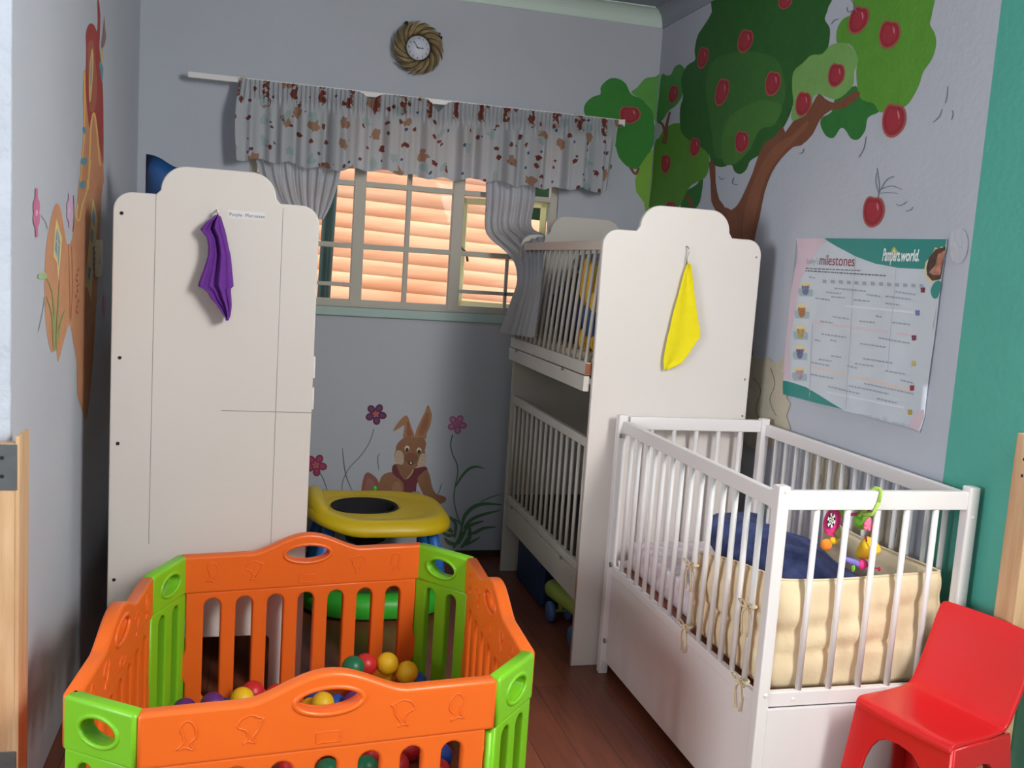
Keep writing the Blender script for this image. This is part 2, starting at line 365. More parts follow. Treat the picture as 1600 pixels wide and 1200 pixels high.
# ------------------------------------------------------------------ murals
class Mural:
    # paint laid on a wall: each patch is a thin polygon, later patches over earlier ones
    def __init__(s, proj, normal): s.bm = bmesh.new(); s.mats = []; s.k = 0; s.proj = proj; s.n = Vector(normal)
    def mi(s, m):
        if m not in s.mats: s.mats.append(m)
        return s.mats.index(m)
    def poly(s, pts, rgb, smooth=3, name=None):
        m = mat('mural_%02x%02x%02x' % rgb, rgb, .7, .2, 60, .10, 14)
        s.k += 1; off = s.n*(.0006+.000025*s.k)
        if smooth: pts = smoothpts(pts, smooth)
        f = s.bm.faces.new([s.bm.verts.new(s.proj(*p)+off) for p in pts]); f.material_index = s.mi(m)
        f.normal_update()
        if f.normal.dot(s.n) < 0: f.normal_flip()
    def line(s, pts, wpx, rgb, smooth=4):
        pts = smoothpts(pts, smooth, False) if len(pts) > 2 else pts
        a, b = [], []; k = len(pts)
        for i, p in enumerate(pts):
            q0 = pts[max(0, i-1)]; q1 = pts[min(k-1, i+1)]; dx, dy = q1[0]-q0[0], q1[1]-q0[1]; L_ = math.hypot(dx, dy) or 1
            w_ = wpx(i/(k-1)) if callable(wpx) else wpx
            a.append((p[0]-dy/L_*w_/2, p[1]+dx/L_*w_/2)); b.append((p[0]+dy/L_*w_/2, p[1]-dx/L_*w_/2))
        m = mat('mural_%02x%02x%02x' % rgb, rgb, .7, .2, 60, .10, 14); s.k += 1; off = s.n*(.0006+.000025*s.k)
        A = [s.bm.verts.new(s.proj(*p)+off) for p in a]; B = [s.bm.verts.new(s.proj(*p)+off) for p in b]
        for i in range(k-1):
            f = s.bm.faces.new((A[i], A[i+1], B[i+1], B[i])); f.material_index = s.mi(m); f.normal_update()
            if f.normal.dot(s.n) < 0: f.normal_flip()
    def done(s, name, parent, label):
        bmesh.ops.triangulate(s.bm, faces=s.bm.faces[:])
        o = from_bm(name, s.bm, parent=parent, mats=s.mats); o['label'] = label; return o
def Z(sx, ox, oy): return lambda pts: [(ox+x*sx, oy+y*sx) for x, y in pts]
z4 = Z(.375, 1000, 0); z3 = Z(1/3, 700, 150); z8 = Z(.3125, 580, 10)
PR = lambda x, y: on_x(x, y, XR); PB = lambda x, y: on_y(x, y, YB); PL = lambda x, y: on_x(x, y, XL)
def apple(M, cx, cy, rx, ry, tilt=10, S=z4):
    t = radians(tilt)
    def shp(k):
        out = []
        for i in range(22):
            a = 2*pi*i/22; r = 1-.22*max(0, cos(a-pi/2))**10 + .03*cos(3*a)
            x = rx*k*r*cos(a); y = -ry*k*r*sin(a)
            out.append((cx + x*cos(t)-y*sin(t)*-1*0 + (-y)*sin(t), cy + y*cos(t) + x*sin(t)*.3))
        return S(out)
    M.poly(shp(1.14), (176, 86, 78), 0); M.poly(shp(1), (150, 40, 52), 0); M.poly(shp(.72), (166, 46, 60), 0)
    M.poly(S([(cx+rx*.35, cy-ry*.55), (cx+rx*.55, cy-ry*.3), (cx+rx*.5, cy+ry*.05), (cx+rx*.38, cy-ry*.2)]), (206, 120, 130), 2)
T = Mural(PR, (-1, 0, 0))
GD, GM, GL, GP, GY = (38, 98, 34), (60, 122, 46), (104, 168, 48), (124, 172, 92), (88, 144, 44)
BR = (126, 74, 52)
T.poly(z4([(90, 312), (112, 315), (130, 310), (143, 282), (165, 268), (186, 288), (184, 330), (176, 400), (150, 440), (120, 462), (95, 500), (70, 505), (80, 400)]), (70, 140, 66))
T.poly(z4([(190, 800), (235, 770), (262, 735), (258, 800), (240, 860), (180, 900), (170, 850)]), (40, 110, 40))
T.poly(z4([(62, 600), (80, 575), (100, 540), (140, 515), (175, 520), (205, 580), (250, 610), (285, 640), (288, 690), (272, 740), (220, 768), (195, 800), (170, 850), (120, 900), (42, 890), (50, 760)]), GY)
T.line(z4([(100, 600), (108, 560), (112, 520), (125, 465)]), lambda t: 8-5*t, BR); T.line(z4([(78, 508), (95, 520), (105, 560)]), 4, BR)
T.line(z4([(190, 815), (210, 840), (222, 900)]), 6, BR)
T.poly(z4([(335, -60), (300, 50), (265, 110), (240, 150), (228, 210), (230, 250), (195, 275), (172, 330), (180, 400), (168, 450), (170, 540), (200, 580), (250, 610), (285, 640), (300, 680), (340, 697), (380, 685), (395, 715), (420, 725), (445, 705), (460, 670), (505, 640), (530, 590), (575, 565), (605, 520), (628, 470), (640, 420), (635, 350), (650, 290), (700, 250), (760, 225), (785, 195), (792, 120), (770, 80), (785, 30), (780, -60)]), GD)
T.poly(z4([(320, 240), (275, 330), (285, 450), (300, 560), (320, 660), (400, 640), (430, 600), (520, 520), (600, 430), (600, 320), (560, 240), (450, 215)]), (56, 112, 44))
T.poly(z4([(380, 480), (500, 420), (590, 440), (560, 520), (500, 540), (460, 620), (400, 680), (350, 680), (340, 590)]), (70, 124, 50))
T.poly(z4([(820, 400), (900, 358), (930, 415), (975, 430), (997, 465), (950, 490), (940, 540), (912, 580), (880, 577), (855, 540), (835, 535), (808, 574), (775, 565), (753, 520), (760, 490), (800, 465)]), (44, 118, 48))
T.poly(z4([(912, -60), (890, 50), (845, 80), (820, 130), (825, 185), (870, 182), (905, 230), (902, 300), (905, 350), (915, 400), (935, 420), (975, 432), (1000, 467), (1050, 462), (1110, 440), (1140, 400), (1165, 350), (1180, 300), (1215, 250), (1234, 190), (1229, 140), (1208, 100), (1218, 50), (1208, -60)]), (92, 154, 48))
T.poly(z4([(640, 300), (680, 262), (715, 230), (760, 225), (795, 188), (850, 178), (890, 205), (910, 250), (892, 300), (890, 350), (860, 388), (820, 414), (780, 405), (745, 392), (720, 410), (715, 470), (650, 505), (630, 490), (640, 430), (635, 370)]), GP)
T.poly(z4([(345, 876), (378, 1100), (386, 1500), (470, 1500), (470, 1100), (478, 1000), (500, 900), (520, 800), (550, 720), (590, 660), (640, 612), (672, 606), (720, 560), (750, 500), (795, 460), (850, 450), (915, 402), (905, 378), (850, 410), (810, 428), (772, 412), (746, 390), (720, 432), (690, 482), (640, 505), (606, 552), (595, 525), (560, 572), (522, 595), (490, 660), (470, 720), (440, 790), (410, 850), (380, 875)]), BR, 2)
T.poly(z4([(288, 680), (302, 672), (314, 690), (316, 760), (330, 830), (362, 878), (380, 1000), (350, 960), (318, 880), (298, 840), (295, 760)]), (120, 70, 50), 2)
T.poly(z4([(440, 860), (500, 700), (560, 610), (640, 560), (700, 500), (690, 540), (600, 630), (530, 730), (490, 860), (460, 1000), (430, 1000)]), (142, 88, 62), 2)
for a in ((605, 5, 25, 30, 10), (440, 168, 28, 48, 12), (263, 238, 20, 44, 10), (343, 380, 25, 56, 12), (555, 345, 29, 50, 8), (425, 588, 26, 44, 3), (140, 390, 17, 38, 8), (230, 610, 19, 38, 5), (108, 680, 18, 38, 2), (130, 858, 18, 18, 0), (682, 430, 29, 50, 8), (820, 310, 31, 48, 8), (913, 80, 37, 58, 15), (1042, 140, 40, 57, 8), (1060, 497, 44, 68, 6), (975, 878, 40, 62, 4)): apple(T, *a)
for q in ([(995, 820), (1000, 770), (990, 700)], [(998, 810), (985, 760), (988, 720)], [(1000, 800), (1030, 750), (1062, 735)], [(1002, 790), (1050, 775), (1095, 790)], [(1000, 805), (1040, 803), (1075, 806)], [(1070, 852), (1090, 856), (1115, 840)], [(1110, 880), (1130, 875), (1140, 862)], [(905, 50), (895, 20), (880, 0)], [(900, 40), (870, 50), (865, 30)], [(1285, 360), (1282, 400), (1275, 430)], [(1225, 510), (1250, 485), (1262, 455)], [(1305, 460), (1307, 480), (1300, 500)], [(330, 735), (342, 748), (355, 742)], [(392, 740), (388, 765), (410, 770)], [(665, 640), (680, 635), (685, 620)], [(915, 655), (935, 620), (945, 570)], [(800, 100), (812, 85), (830, 80)]):
    T.line(z4(q), 1.1, (118, 124, 138))
# bare patches where the paint has peeled off
PATCH = (196, 186, 166)
T.poly([(1172, 556), (1190, 563), (1200, 557), (1212, 568), (1226, 560), (1232, 590), (1230, 620), (1236, 632), (1230, 650), (1236, 668), (1232, 682), (1200, 700), (1165, 690), (1160, 600)], PATCH)
T.poly([(1270, 712), (1284, 710), (1300, 722), (1318, 720), (1328, 745), (1322, 790), (1360, 780), (1405, 790), (1420, 830), (1410, 880), (1330, 880), (1290, 800), (1268, 770)], PATCH)
T.poly([(1486, 366), (1496, 357), (1508, 360), (1514, 376), (1511, 400), (1500, 412), (1488, 404)], (192, 194, 203))
for q in ([(1178, 590), (1190, 610), (1182, 640), (1192, 660)], [(1205, 575), (1212, 600), (1204, 625), (1214, 650)], [(1275, 730), (1284, 745), (1278, 765)], [(1340, 790), (1350, 820), (1344, 850)], [(1395, 800), (1402, 830), (1392, 860)]): T.line(q, 1.2, (120, 112, 100))
T.done('apple_tree_mural', wall_right, 'painted apple tree with brown trunk, green crowns and red apples, over peeling patches')

B = Mural(PB, (0, -1, 0))
B.poly(z8([(1300, 430), (1330, 405), (1370, 360), (1420, 352), (1456, 345), (1446, 560), (1420, 580), (1390, 500), (1340, 460)]), (92, 160, 70))
B.poly([(912, 172), (916, 160), (927, 151), (938, 147), (939, 135), (952, 123), (966, 123), (978, 131), (986, 147), (1002, 155), (1018, 172), (1022, 192), (1024, 212), (1015, 240), (1000, 262), (983, 262), (967, 246), (960, 225), (935, 195), (918, 185)], (48, 132, 44))
B.poly([(1024, 229), (1012, 241), (998, 262), (992, 282), (994, 300), (1006, 316), (1010, 340), (1014, 342), (1017, 320), (1022, 270)], (124, 172, 56), 1)
B.line([(985, 262), (993, 272), (998, 262)], 4, BR)
apple(B, 1292, 540, 48, 42, 0, z8); 
# rabbit and flowers
zb = Z(.15, 480, 620)
FUR, FUR2, VEST = (150, 104, 76), (166, 122, 88), (112, 48, 60)
def flower(cx, cy, r, rgb, mid=(196, 90, 80), S=zb, M=B, sq=1):
    for k in range(5):
        a = radians(-90+72*k+30); M.poly(S(ellipse(cx+cos(a)*r*.62*sq, cy+sin(a)*r*.62, r*.42*sq, r*.36, 12, a)), rgb, 0)
        M.poly(S(ellipse(cx+cos(a)*r*.62*sq, cy+sin(a)*r*.62, r*.26*sq, r*.2, 10, a)), tuple(min(255, int(c*1.18+8)) for c in rgb), 0)
    M.poly(S(ellipse(cx, cy, r*.24*sq, r*.24, 10)), mid, 0)
B.line(zb([(695, 330), (650, 470), (560, 610), (440, 740), (370, 880), (360, 1020)]), 1.3, (100, 118, 112))
B.line(zb([(110, 760), (160, 840), (200, 950), (215, 1040)]), 1.6, (92, 116, 108))
flower(715, 180, 110, (92, 44, 82)); flower(90, 710, 115, (140, 48, 82)); flower(1560, 285, 100, (168, 104, 148), (206, 110, 130))
B.poly(zb([(575, 1030), (582, 860), (620, 788), (680, 810), (740, 880), (760, 1030)]), (150, 92, 84)); B.poly(zb([(600, 1020), (612, 880), (650, 850), (700, 900), (710, 1020)]), (160, 106, 96))
B.poly(zb([(735, 1060), (755, 880), (800, 805), (890, 785), (960, 830), (1010, 900), (1010, 1060)]), FUR)
B.poly(zb([(880, 1060), (890, 920), (930, 880), (975, 920), (985, 1060)]), FUR2)
B.poly(zb([(1005, 1080), (1000, 900), (890, 800), (900, 705), (1000, 715), (1100, 745), (1232, 725), (1250, 790), (1190, 850), (1140, 910), (1120, 1080)]), VEST)
B.poly(zb([(940, 690), (1110, 720), (1105, 760), (1040, 860), (1000, 850), (950, 770)]), (142, 100, 72))
B.line(zb([(1105, 750), (1085, 800), (1040, 850)]), 1.6, (206, 186, 120))
B.poly([(652, 750), (658, 740), (667, 734), (672, 745), (675, 760), (681, 771), (690, 774), (697, 778), (694, 785), (680, 788), (670, 783), (660, 770)], FUR)
B.poly(zb([(1000, 440), (1012, 300), (955, 330), (893, 355), (950, 262), (1020, 195), (1052, 215), (1080, 300), (1120, 410), (1110, 440)]), FUR2)
B.poly(zb([(1035, 400), (1040, 290), (1050, 250), (1075, 330), (1095, 400)]), (152, 92, 70))
B.poly(zb([(1125, 440), (1135, 350), (1180, 250), (1222, 165), (1258, 85), (1288, 150), (1298, 200), (1280, 300), (1245, 380), (1230, 440)]), FUR2)
B.poly(zb([(1160, 400), (1185, 300), (1235, 180), (1262, 170), (1260, 260), (1215, 380)]), (156, 100, 76))
B.poly(zb([(920, 560), (932, 500), (980, 445), (1050, 410), (1125, 430), (1200, 420), (1238, 480), (1225, 560), (1232, 620), (1200, 690), (1150, 725), (1080, 740), (1000, 715), (930, 685), (905, 620)]), FUR)
B.poly(zb([(905, 640), (930, 560), (985, 570), (1010, 640), (990, 705), (930, 690)]), (196, 172, 150)); B.poly(zb([(1165, 640), (1190, 590), (1240, 600), (1240, 660), (1215, 725), (1150, 720)]), (196, 172, 150))
B.poly(zb(ellipse(1080, 640, 75, 60)), (132, 88, 62), 0); B.poly(zb(ellipse(1078, 690, 26, 22)), (70, 40, 34), 0); B.poly(zb(ellipse(1080, 688, 10, 12)), (222, 214, 200), 0); B.poly(zb(ellipse(1085, 610, 26, 18)), (150, 76, 62), 0)
for ex, ey in ((1040, 545), (1165, 565)): B.poly(zb(ellipse(ex, ey-8, 26, 30)), (214, 206, 190), 0); B.poly(zb(ellipse(ex, ey+6, 17, 20)), (66, 50, 40), 0)
for q in ([(1000, 640), (940, 650), (870, 640)], [(1000, 660), (930, 690), (880, 690)], [(1170, 640), (1230, 640), (1280, 625)], [(1165, 660), (1230, 690), (1270, 700)]): B.line(zb(q), .9, (196, 190, 180))
for cx, cy in ((1110, 1010), (1150, 1000), (1130, 1050), (1160, 1045)): B.poly(zb(ellipse(cx, cy, 26, 24)), (186, 164, 150), 0)
zg = Z(.2, 690, 640)
GR = (92, 128, 98)
tap = lambda w_: (lambda t: w_*(sin(pi*min(1, .12+t*.86)))**.8+.3)
B.line(zg([(85, 195), (70, 270), (85, 350), (118, 420), (125, 500), (105, 600), (95, 700), (120, 820), (160, 930)]), 1.8, (88, 112, 96))
for q, w_ in (([(110, 600), (150, 530), (210, 465), (270, 445), (335, 460)], 4), ([(155, 920), (180, 830), (250, 760), (340, 735), (470, 742)], 6), ([(170, 930), (230, 860), (320, 820), (460, 785)], 5), ([(300, 720), (380, 685), (475, 655)], 1.5), ([(200, 970), (260, 960), (330, 925), (430, 915)], 5), ([(180, 940), (230, 900), (330, 868)], 5), ([(170, 1060), (220, 1040), (300, 995)], 4), ([(100, 1000), (110, 900), (75, 850), (20, 825)], 5), ([(90, 960), (50, 930), (0, 900)], 6), ([(100, 980), (40, 980), (0, 950)], 5), ([(110, 1050), (60, 1040), (20, 1000)], 6), ([(200, 1040), (220, 980), (215, 900)], 6), ([(130, 1050), (170, 970), (190, 930)], 5), ([(90, 1080), (140, 1000), (160, 900)], 5), ([(150, 1080), (190, 1030), (230, 960)], 5), ([(0, 870), (60, 855), (110, 860), (150, 900)], 3)):
    B.line(zg(q), tap(w_), GR)
for q in ([(535, 700), (540, 740), (552, 770)], [(592, 735), (590, 715), (594, 708)], [(690, 755), (686, 768), (682, 773)]): B.line(q, tap(1.2), (104, 126, 116))
B.done('rabbit_mural', wall_back, 'painted brown rabbit in a maroon waistcoat among flowers and grass blades')

Lm = Mural(PL, (1, 0, 0))
z5 = Z(130/411, 40, 280); z6 = Z(.25, 110, 0)
OR1, OR2, YE_, BL_ = (206, 146, 108), (212, 158, 100), (226, 206, 140), (128, 160, 178)
Lm.poly(z5([(265, 0), (255, 120), (240, 220), (228, 300), (205, 325), (190, 250), (175, 160), (158, 120), (138, 140), (115, 240), (98, 360), (92, 520), (98, 700), (112, 800), (128, 858), (150, 838), (160, 905), (180, 830), (205, 740), (220, 720), (235, 810), (252, 900), (254, 1060), (275, 1130), (290, 1185), (302, 1180), (320, 1030), (335, 860), (350, 600), (365, 300), (374, 100), (376, 0), (350, -60), (300, -60)]), OR1, 2)
Lm.poly(z6([(95, 1200), (60, 1180), (75, 1040), (78, 900), (82, 760), (78, 600), (82, 450), (95, 430), (98, 300), (95, 220), (105, 170), (125, 145), (150, 160), (165, 200), (170, 120), (168, 20), (172, -20), (186, 90), (182, 240), (180, 300), (188, 380), (200, 520), (205, 700), (205, 1010), (198, 1200)]), (206, 140, 104), 2)
Lm.poly(z6([(96, 420), (98, 300), (95, 220), (105, 170), (125, 145), (150, 160), (165, 200), (170, 120), (168, 20), (172, -20), (186, 90), (182, 240), (180, 300), (188, 380), (200, 520), (205, 700), (205, 1020), (190, 960), (172, 860), (158, 740), (143, 705), (128, 760), (118, 800), (105, 700), (95, 560)]), (168, 62, 58), 2)
Lm.poly(z6([(105, 400), (112, 560), (118, 680), (140, 700), (160, 640), (165, 500), (150, 330), (140, 250), (110, 270)]), (176, 96, 76), 2)
Lm.poly(z6([(115, 600), (118, 420), (130, 320), (138, 310), (143, 400), (136, 520), (124, 635)]), (220, 186, 126)); Lm.poly(z6([(122, 540), (124, 430), (131, 350), (135, 400), (130, 500)]), (150, 158, 150))
Lm.line(z6([(84, 450), (88, 620), (84, 850), (70, 1020), (62, 1180)]), 2.6, (236, 178, 96))
Lm.line(z6([(110, 1180), (120, 950), (128, 780), (145, 705), (160, 780), (172, 900), (180, 1010), (190, 1035)]), 2.6, (236, 190, 110)); Lm.line(z6([(108, 1190), (118, 1100), (124, 1000)]), 1.5, (236, 190, 110))
for a in ([(75, 800), (92, 795), (98, 830), (82, 835)], [(70, 990), (100, 985), (96, 1030), (66, 1025)], [(62, 1135), (90, 1130), (86, 1175), (58, 1175)], [(178, 400), (190, 380), (204, 430), (196, 520), (186, 450)]): Lm.poly(z6(a), (100, 150, 168), 2)
Lm.poly(z6([(190, 310), (205, 305), (206, 370), (200, 410), (188, 370)]), (214, 190, 150), 2); Lm.poly(z6([(190, 300), (195, 240), (204, 170), (210, 100), (216, 180), (222, 230), (208, 290)]), (150, 116, 110), 2)
Lm.poly(z5([(135, 380), (142, 260), (152, 195), (165, 250), (178, 290), (170, 400), (160, 500), (152, 410)]), YE_, 1); Lm.poly(z5([(142, 350), (148, 270), (155, 235), (165, 280), (170, 320), (160, 430), (150, 370)]), BL_, 1)
Lm.line(z5([(148, 300), (168, 330)]), 1, YE_); Lm.line(z5([(158, 240), (156, 420)]), 1, YE_)
Lm.poly(z5([(310, 330), (322, 190), (330, 90), (345, 150), (352, 210), (345, 330), (330, 480), (322, 600), (305, 540), (290, 525)]), YE_, 1)
for a in ([(325, 200), (332, 130), (342, 180), (338, 240)], [(318, 300), (322, 240), (334, 260), (330, 320)], [(305, 480), (310, 430), (322, 440), (316, 500)], [(330, 340), (340, 330), (338, 430), (328, 450)]): Lm.poly(z5(a), BL_, 1)
Lm.line(z5([(255, 120), (250, 180), (262, 205), (280, 120), (300, 60), (305, 0)]), 2, (236, 200, 120)); Lm.line(z5([(235, 80), (238, 180), (232, 260)]), 1.2, (170, 100, 84))
for q in ([(210, 320), (215, 500), (218, 700)], [(225, 330), (230, 520), (222, 690)], [(335, 640), (330, 800), (318, 1000), (300, 1160)]): Lm.line(z5(q), .9, (176, 112, 84))
for k in range(9): Lm.line(z5([(262-(k % 3)*8, 440+k*26), (255-(k % 2)*6, 455+k*26)]), 1.6, (176, 84, 74))
for k in range(6): Lm.line(z5([(335+(k % 2)*6, 330+k*27), (330+(k % 3)*5, 348+k*27)]), 1.5, (140, 84, 100))
GG = (150, 158, 96)
for q in ([(140, 850), (140, 700), (130, 560), (95, 480)], [(135, 840), (130, 680), (100, 580)], [(150, 840), (155, 700), (165, 500)], [(150, 830), (165, 730), (192, 645)]): Lm.line(z5(q), tap(2.4), GG)
Lm.poly(z5([(60, 470), (95, 462), (100, 490), (62, 492)]), (166, 196, 140), 2); Lm.line(z5([(60, 750), (80, 660), (92, 580)]), .8, (140, 156, 140))
Lm.line(z5([(75, 180), (95, 210), (105, 245)]), .8, (150, 158, 160))
def lflower(cx, cy, w_, h_, rgb):
    for k in range(6):
        a = radians(60*k+30); Lm.poly(z5(ellipse(cx+cos(a)*w_*.5, cy+sin(a)*h_*.5, w_*.42, h_*.3, 10, 0)), rgb, 0)
    Lm.line(z5([(cx, cy-h_), (cx+1, cy+h_)]), w_*.2, rgb); Lm.poly(z5(ellipse(cx, cy, w_*.25, h_*.15, 8)), (236, 180, 190), 0)
lflower(50, 165, 20, 120, (206, 116, 156)); lflower(214, 155, 17, 85, (212, 172, 206)); lflower(385, 620, 9, 60, (214, 150, 190))
Lm.done('boot_house_mural', wall_left, 'painted orange boot-shaped house with red roof, windows and pink flowers')

# wall switch seen edge-on
sw = mkbox('wall_switch', XL, XL+.012, 3.40, 3.48, 1.30, 1.42, mat('aged_switch_plastic', (206, 198, 170), .4), bev=.002)
tag(sw, 'small cream switch plate on the left wall beside the white panel', 'switch')
bm = bmesh.new(); box(bm, XL+.012, XL+.016, 3.425, 3.455, 1.34, 1.38, .001); o = from_bm('rocker', bm, M_CHROME, sw)

# ------------------------------------------------------------------ bunk cots (tall white end panels)
def endpanel_outline(x0, x1, zs, zt, arch=True):
    w_ = x1-x0; s = .133/.605*w_; r = .055; R1 = .075; g = .012
    pts = []
    def arc(cx, cz, rad, a0, a1, n=8):
        for i in range(n+1):
            a = radians(a0+(a1-a0)*i/n); pts.append((cx+rad*cos(a), cz+rad*sin(a)))
    if arch: pts.extend([(x0, 0), (x0, zs-r)])
    arc(x0+r, zs-r, r, 180, 90)
    pts.append((x0+s-g, zs)); arc(x0+s+R1+.0, zt-R1, R1, 180, 95, 9)
    arc(x1-s-R1, zt-R1, R1, 85, 0, 9); pts.append((x1-s+g, zs))
    arc(x1-r, zs-r, r, 90, 0)
    pts.append((x1, 0))
    if arch:
        lx = .105; pts.append((x1-lx, 0)); pts.append((x1-lx, .17)); 
        arc(x1-lx-.015, .17, .015, 0, 90, 3); arc(x0+lx+.015, .17, .015, 90, 180, 3)
        pts.append((x0+lx, 0))
    return pts
def endpanel(name, x0, x1, y, zs, zt, parent, m=M_WHITE):
    me = plate_mesh([endpanel_outline(x0, x1, zs, zt)], .02, .004, 3)
    me.transform(Matrix(((1, 0, 0, 0), (0, 0, 1, y), (0, 1, 0, 0), (0, 0, 0, 1))))
    me.flip_normals(); return link(name, me, m, parent)
def side_rail(parent, X, y0, y1, z0, z1, n, hb=.036, ht=.034, lean=0, t=.02, m=M_OLD, railname='drop_side', skip=0):
    o = bpy.data.objects.new(railname, None)
    bm = bmesh.new(); box(bm, X, X+t, y0, y1, z0, z0+hb, .002); bo = from_bm('bottom_rail', bm, m, parent)
    bm = bmesh.new(); box(bm, X+lean, X+lean+t, y0, y1, z1-ht, z1, .003); to = from_bm('top_rail', bm, m, parent)
    bpy.data.objects.remove(o)
    for i in range(n):
        y = y0+(y1-y0)*(i+.5+skip)/(n+2*skip); bm = bmesh.new()
        tube(bm, [(X+t/2, y, z0+hb-.004), (X+t/2+lean, y, z1-ht+.004)], .0072, 8); from_bm('slat', bm, m, parent)
def mattress(name, x0, x1, y0, y1, z0, z1, m, parent=None):
    bm = bmesh.new(); box(bm, x0, x1, y0, y1, z0, z1, .02); o = from_bm(name, bm, m, parent); 
    for p in o.data.polygons: p.use_smooth = True
    return o
M_SHEET = mat('white_floral_sheet', (232, 226, 230), .9, .3, 12, .2, 24, (208, 180, 190))
M_SHEET2 = mat('cream_sheet', (214, 206, 180), .9, .3, 14, .25, 22, (150, 136, 110))
M_NAVY = mat('navy_fabric', (34, 44, 76), .85, .3, 30, .3, 24)
# right bunk
Y0, Y1, XB = 3.161, 4.24, 1.113
bk = thing('bunk_cot', (1.44, 3.7, 0), 'tall white double-decker cot with a yellow cloth on its rounded end panel', 'bunk cot')
lab(endpanel('end_panel', 1.137, 1.743, Y0, 1.575, 1.668, bk), 'large rounded white end panel facing the room')
lab(endpanel('end_panel', 1.137, 1.743, Y1, 1.575, 1.668, bk, M_OLD), 'far end panel of which the curved top shows')
mkbox('base_board', XB, XB+.022, Y0+.016, Y1-.006, 1.004, 1.058, M_OLD, bk, .002)
mkbox('base_panel', XB+.022, 1.72, Y0+.012, Y1-.012, 1.03, 1.05, M_OLD, bk, 0)
side_rail(bk, XB+.004, Y0+.014, Y1-.008, 1.062, 1.535, 16, .044, .034, .03)
side_rail(bk, 1.70, Y0+.012, Y1-.012, 1.062, 1.535, 14)
mkbox('rail_end', XB+.003, XB+.025, Y0+.012, Y0+.0145, 1.064, 1.104, M_RUST, bk, 0)
# latches on the drop side
for y in (3.42, 4.1): 
    bm = bmesh.new(); tube(bm, [(XB-.002, y-.012, 1.06), (XB-.004, y, 1.052), (XB-.002, y+.012, 1.06)], .0035, 6); from_bm('latch', bm, M_CHROME, bk)
side_rail(bk, 1.142, Y0+.012, Y1-.012, .345, .836, 15, .031, .034)
side_rail(bk, 1.70, Y0+.012, Y1-.012, .345, .836, 14)
mkbox('side_board', 1.142, 1.160, Y0+.012, Y1-.012, .236, .341, M_OLD, bk, .002)
for y in (3.36, 4.1):
    bm = bmesh.new(); tube(bm, [(1.140, y-.012, .345), (1.138, y, .337), (1.140, y+.012, .345)], .0035, 6); from_bm('latch', bm, M_CHROME, bk)
mkbox('base_panel', 1.160, 1.72, Y0+.012, Y1-.012, .29, .31, M_OLD, bk, 0)
mkbox('side_board', 1.702, 1.72, Y0+.012, Y1-.012, .236, .341, M_OLD, bk, .002)
for (px, py) in ((1182, 402), (1164, 593), (1160, 650)):
    p = on_y(px, py, Y0-.011); mktube('screw', [p, p+Vector((0, .004, 0))], .004, M_CHROME, bk, 8)
tag(mattress('mattress', 1.15, 1.69, Y0+.03, Y1-.03, 1.05, 1.13, M_SHEET2), 'cream patterned mattress in the upper deck of the right bunk cot', 'mattress')
tag(mattress('mattress', 1.17, 1.69, Y0+.03, Y1-.03, .31, .38, mat('deck_shade_mattress', (58, 46, 42), .9, .2)), 'mattress darkened with the shade of the lower deck of the right bunk cot', 'mattress')  # darkness inside the lower deck is put into the mattress colour
# navy bundle in upper deck
bm = bmesh.new(); ellipsoid(bm, (1.37, 3.74, 1.25), (.19, .40, .18), 20, 12)
for v in bm.verts: v.co += Vector((sin(v.co.y*31)*.008, 0, sin(v.co.x*27+v.co.y*19)*.012)); v.co.z = max(v.co.z, 1.13)
tag(from_bm('folded_blanket', bm, M_NAVY, smooth=True), 'dark navy bundled blanket behind the bars of the upper deck', 'blanket')
bm = bmesh.new()
for c, r in (((1.42, 3.84, 1.455), (.14, .26, .055)),): ellipsoid(bm, c, r, 18, 10)
for v in bm.verts: v.co.z += sin(v.co.x*40)*.006
tag(from_bm('patterned_blanket', bm, mat('grey_patterned_cloth', (170, 160, 168), .9, .3, 20, .5, 20, (110, 96, 110)), smooth=True), 'crumpled grey patterned cloth on top of the navy bundle', 'cloth')
# yellow and blue soft toy
ty = thing('soft_toy', (1.20, 3.40, 1.12), 'yellow and blue soft toy behind the bars, beside the end panel', 'soft toy')
MY = mat('yellow_plush', (236, 184, 48), .9, .4, 120); MB_ = mat('blue_plush', (42, 84, 128), .9, .4, 120)
for nm, c, r, m in (('head', (1.205, 3.45, 1.375), (.032, .085, .085), MY), ('ear', (1.205, 3.50, 1.44), (.02, .03, .035), MY), ('body', (1.205, 3.38, 1.25), (.036, .08, .09), MB_), ('arm', (1.20, 3.34, 1.31), (.026, .04, .05), MY), ('foot', (1.195, 3.42, 1.17), (.028, .06, .045), MY), ('foot', (1.215, 3.33, 1.165), (.03, .05, .04), MY)):
    bm = bmesh.new(); ellipsoid(bm, c, r, 18, 12); from_bm(nm, bm, m, ty, True)

# left bunk
LY0, LY1 = 3.087, 4.17
lb = thing('bunk_cot', (-.12, 3.6, 0), 'tall white double-decker cot with a purple cloth on its rounded end panel', 'bunk cot')
lp = lab(endpanel('end_panel', -.424, .174, LY0, 1.567, 1.655, lb), 'large rounded white end panel facing the room')
endpanel('end_panel', -.424, .174, LY1, 1.567, 1.655, lb, M_OLD)
for X in (.145, -.412):
    side_rail(lb, X, LY0+.012, LY1-.012, 1.062, 1.50, 14); side_rail(lb, X, LY0+.012, LY1-.012, .345, .82, 14)
    mkbox('side_board', X, X+.018, LY0+.012, LY1-.012, .236, .341, M_OLD, lb, .002); mkbox('base_board', X, X+.02, LY0+.012, LY1-.012, .99, 1.058, M_OLD, lb, .002)
for z in (1.03, .29): mkbox('base_panel', -.39, .145, LY0+.012, LY1-.012, z, z+.02, M_OLD, lb, 0)
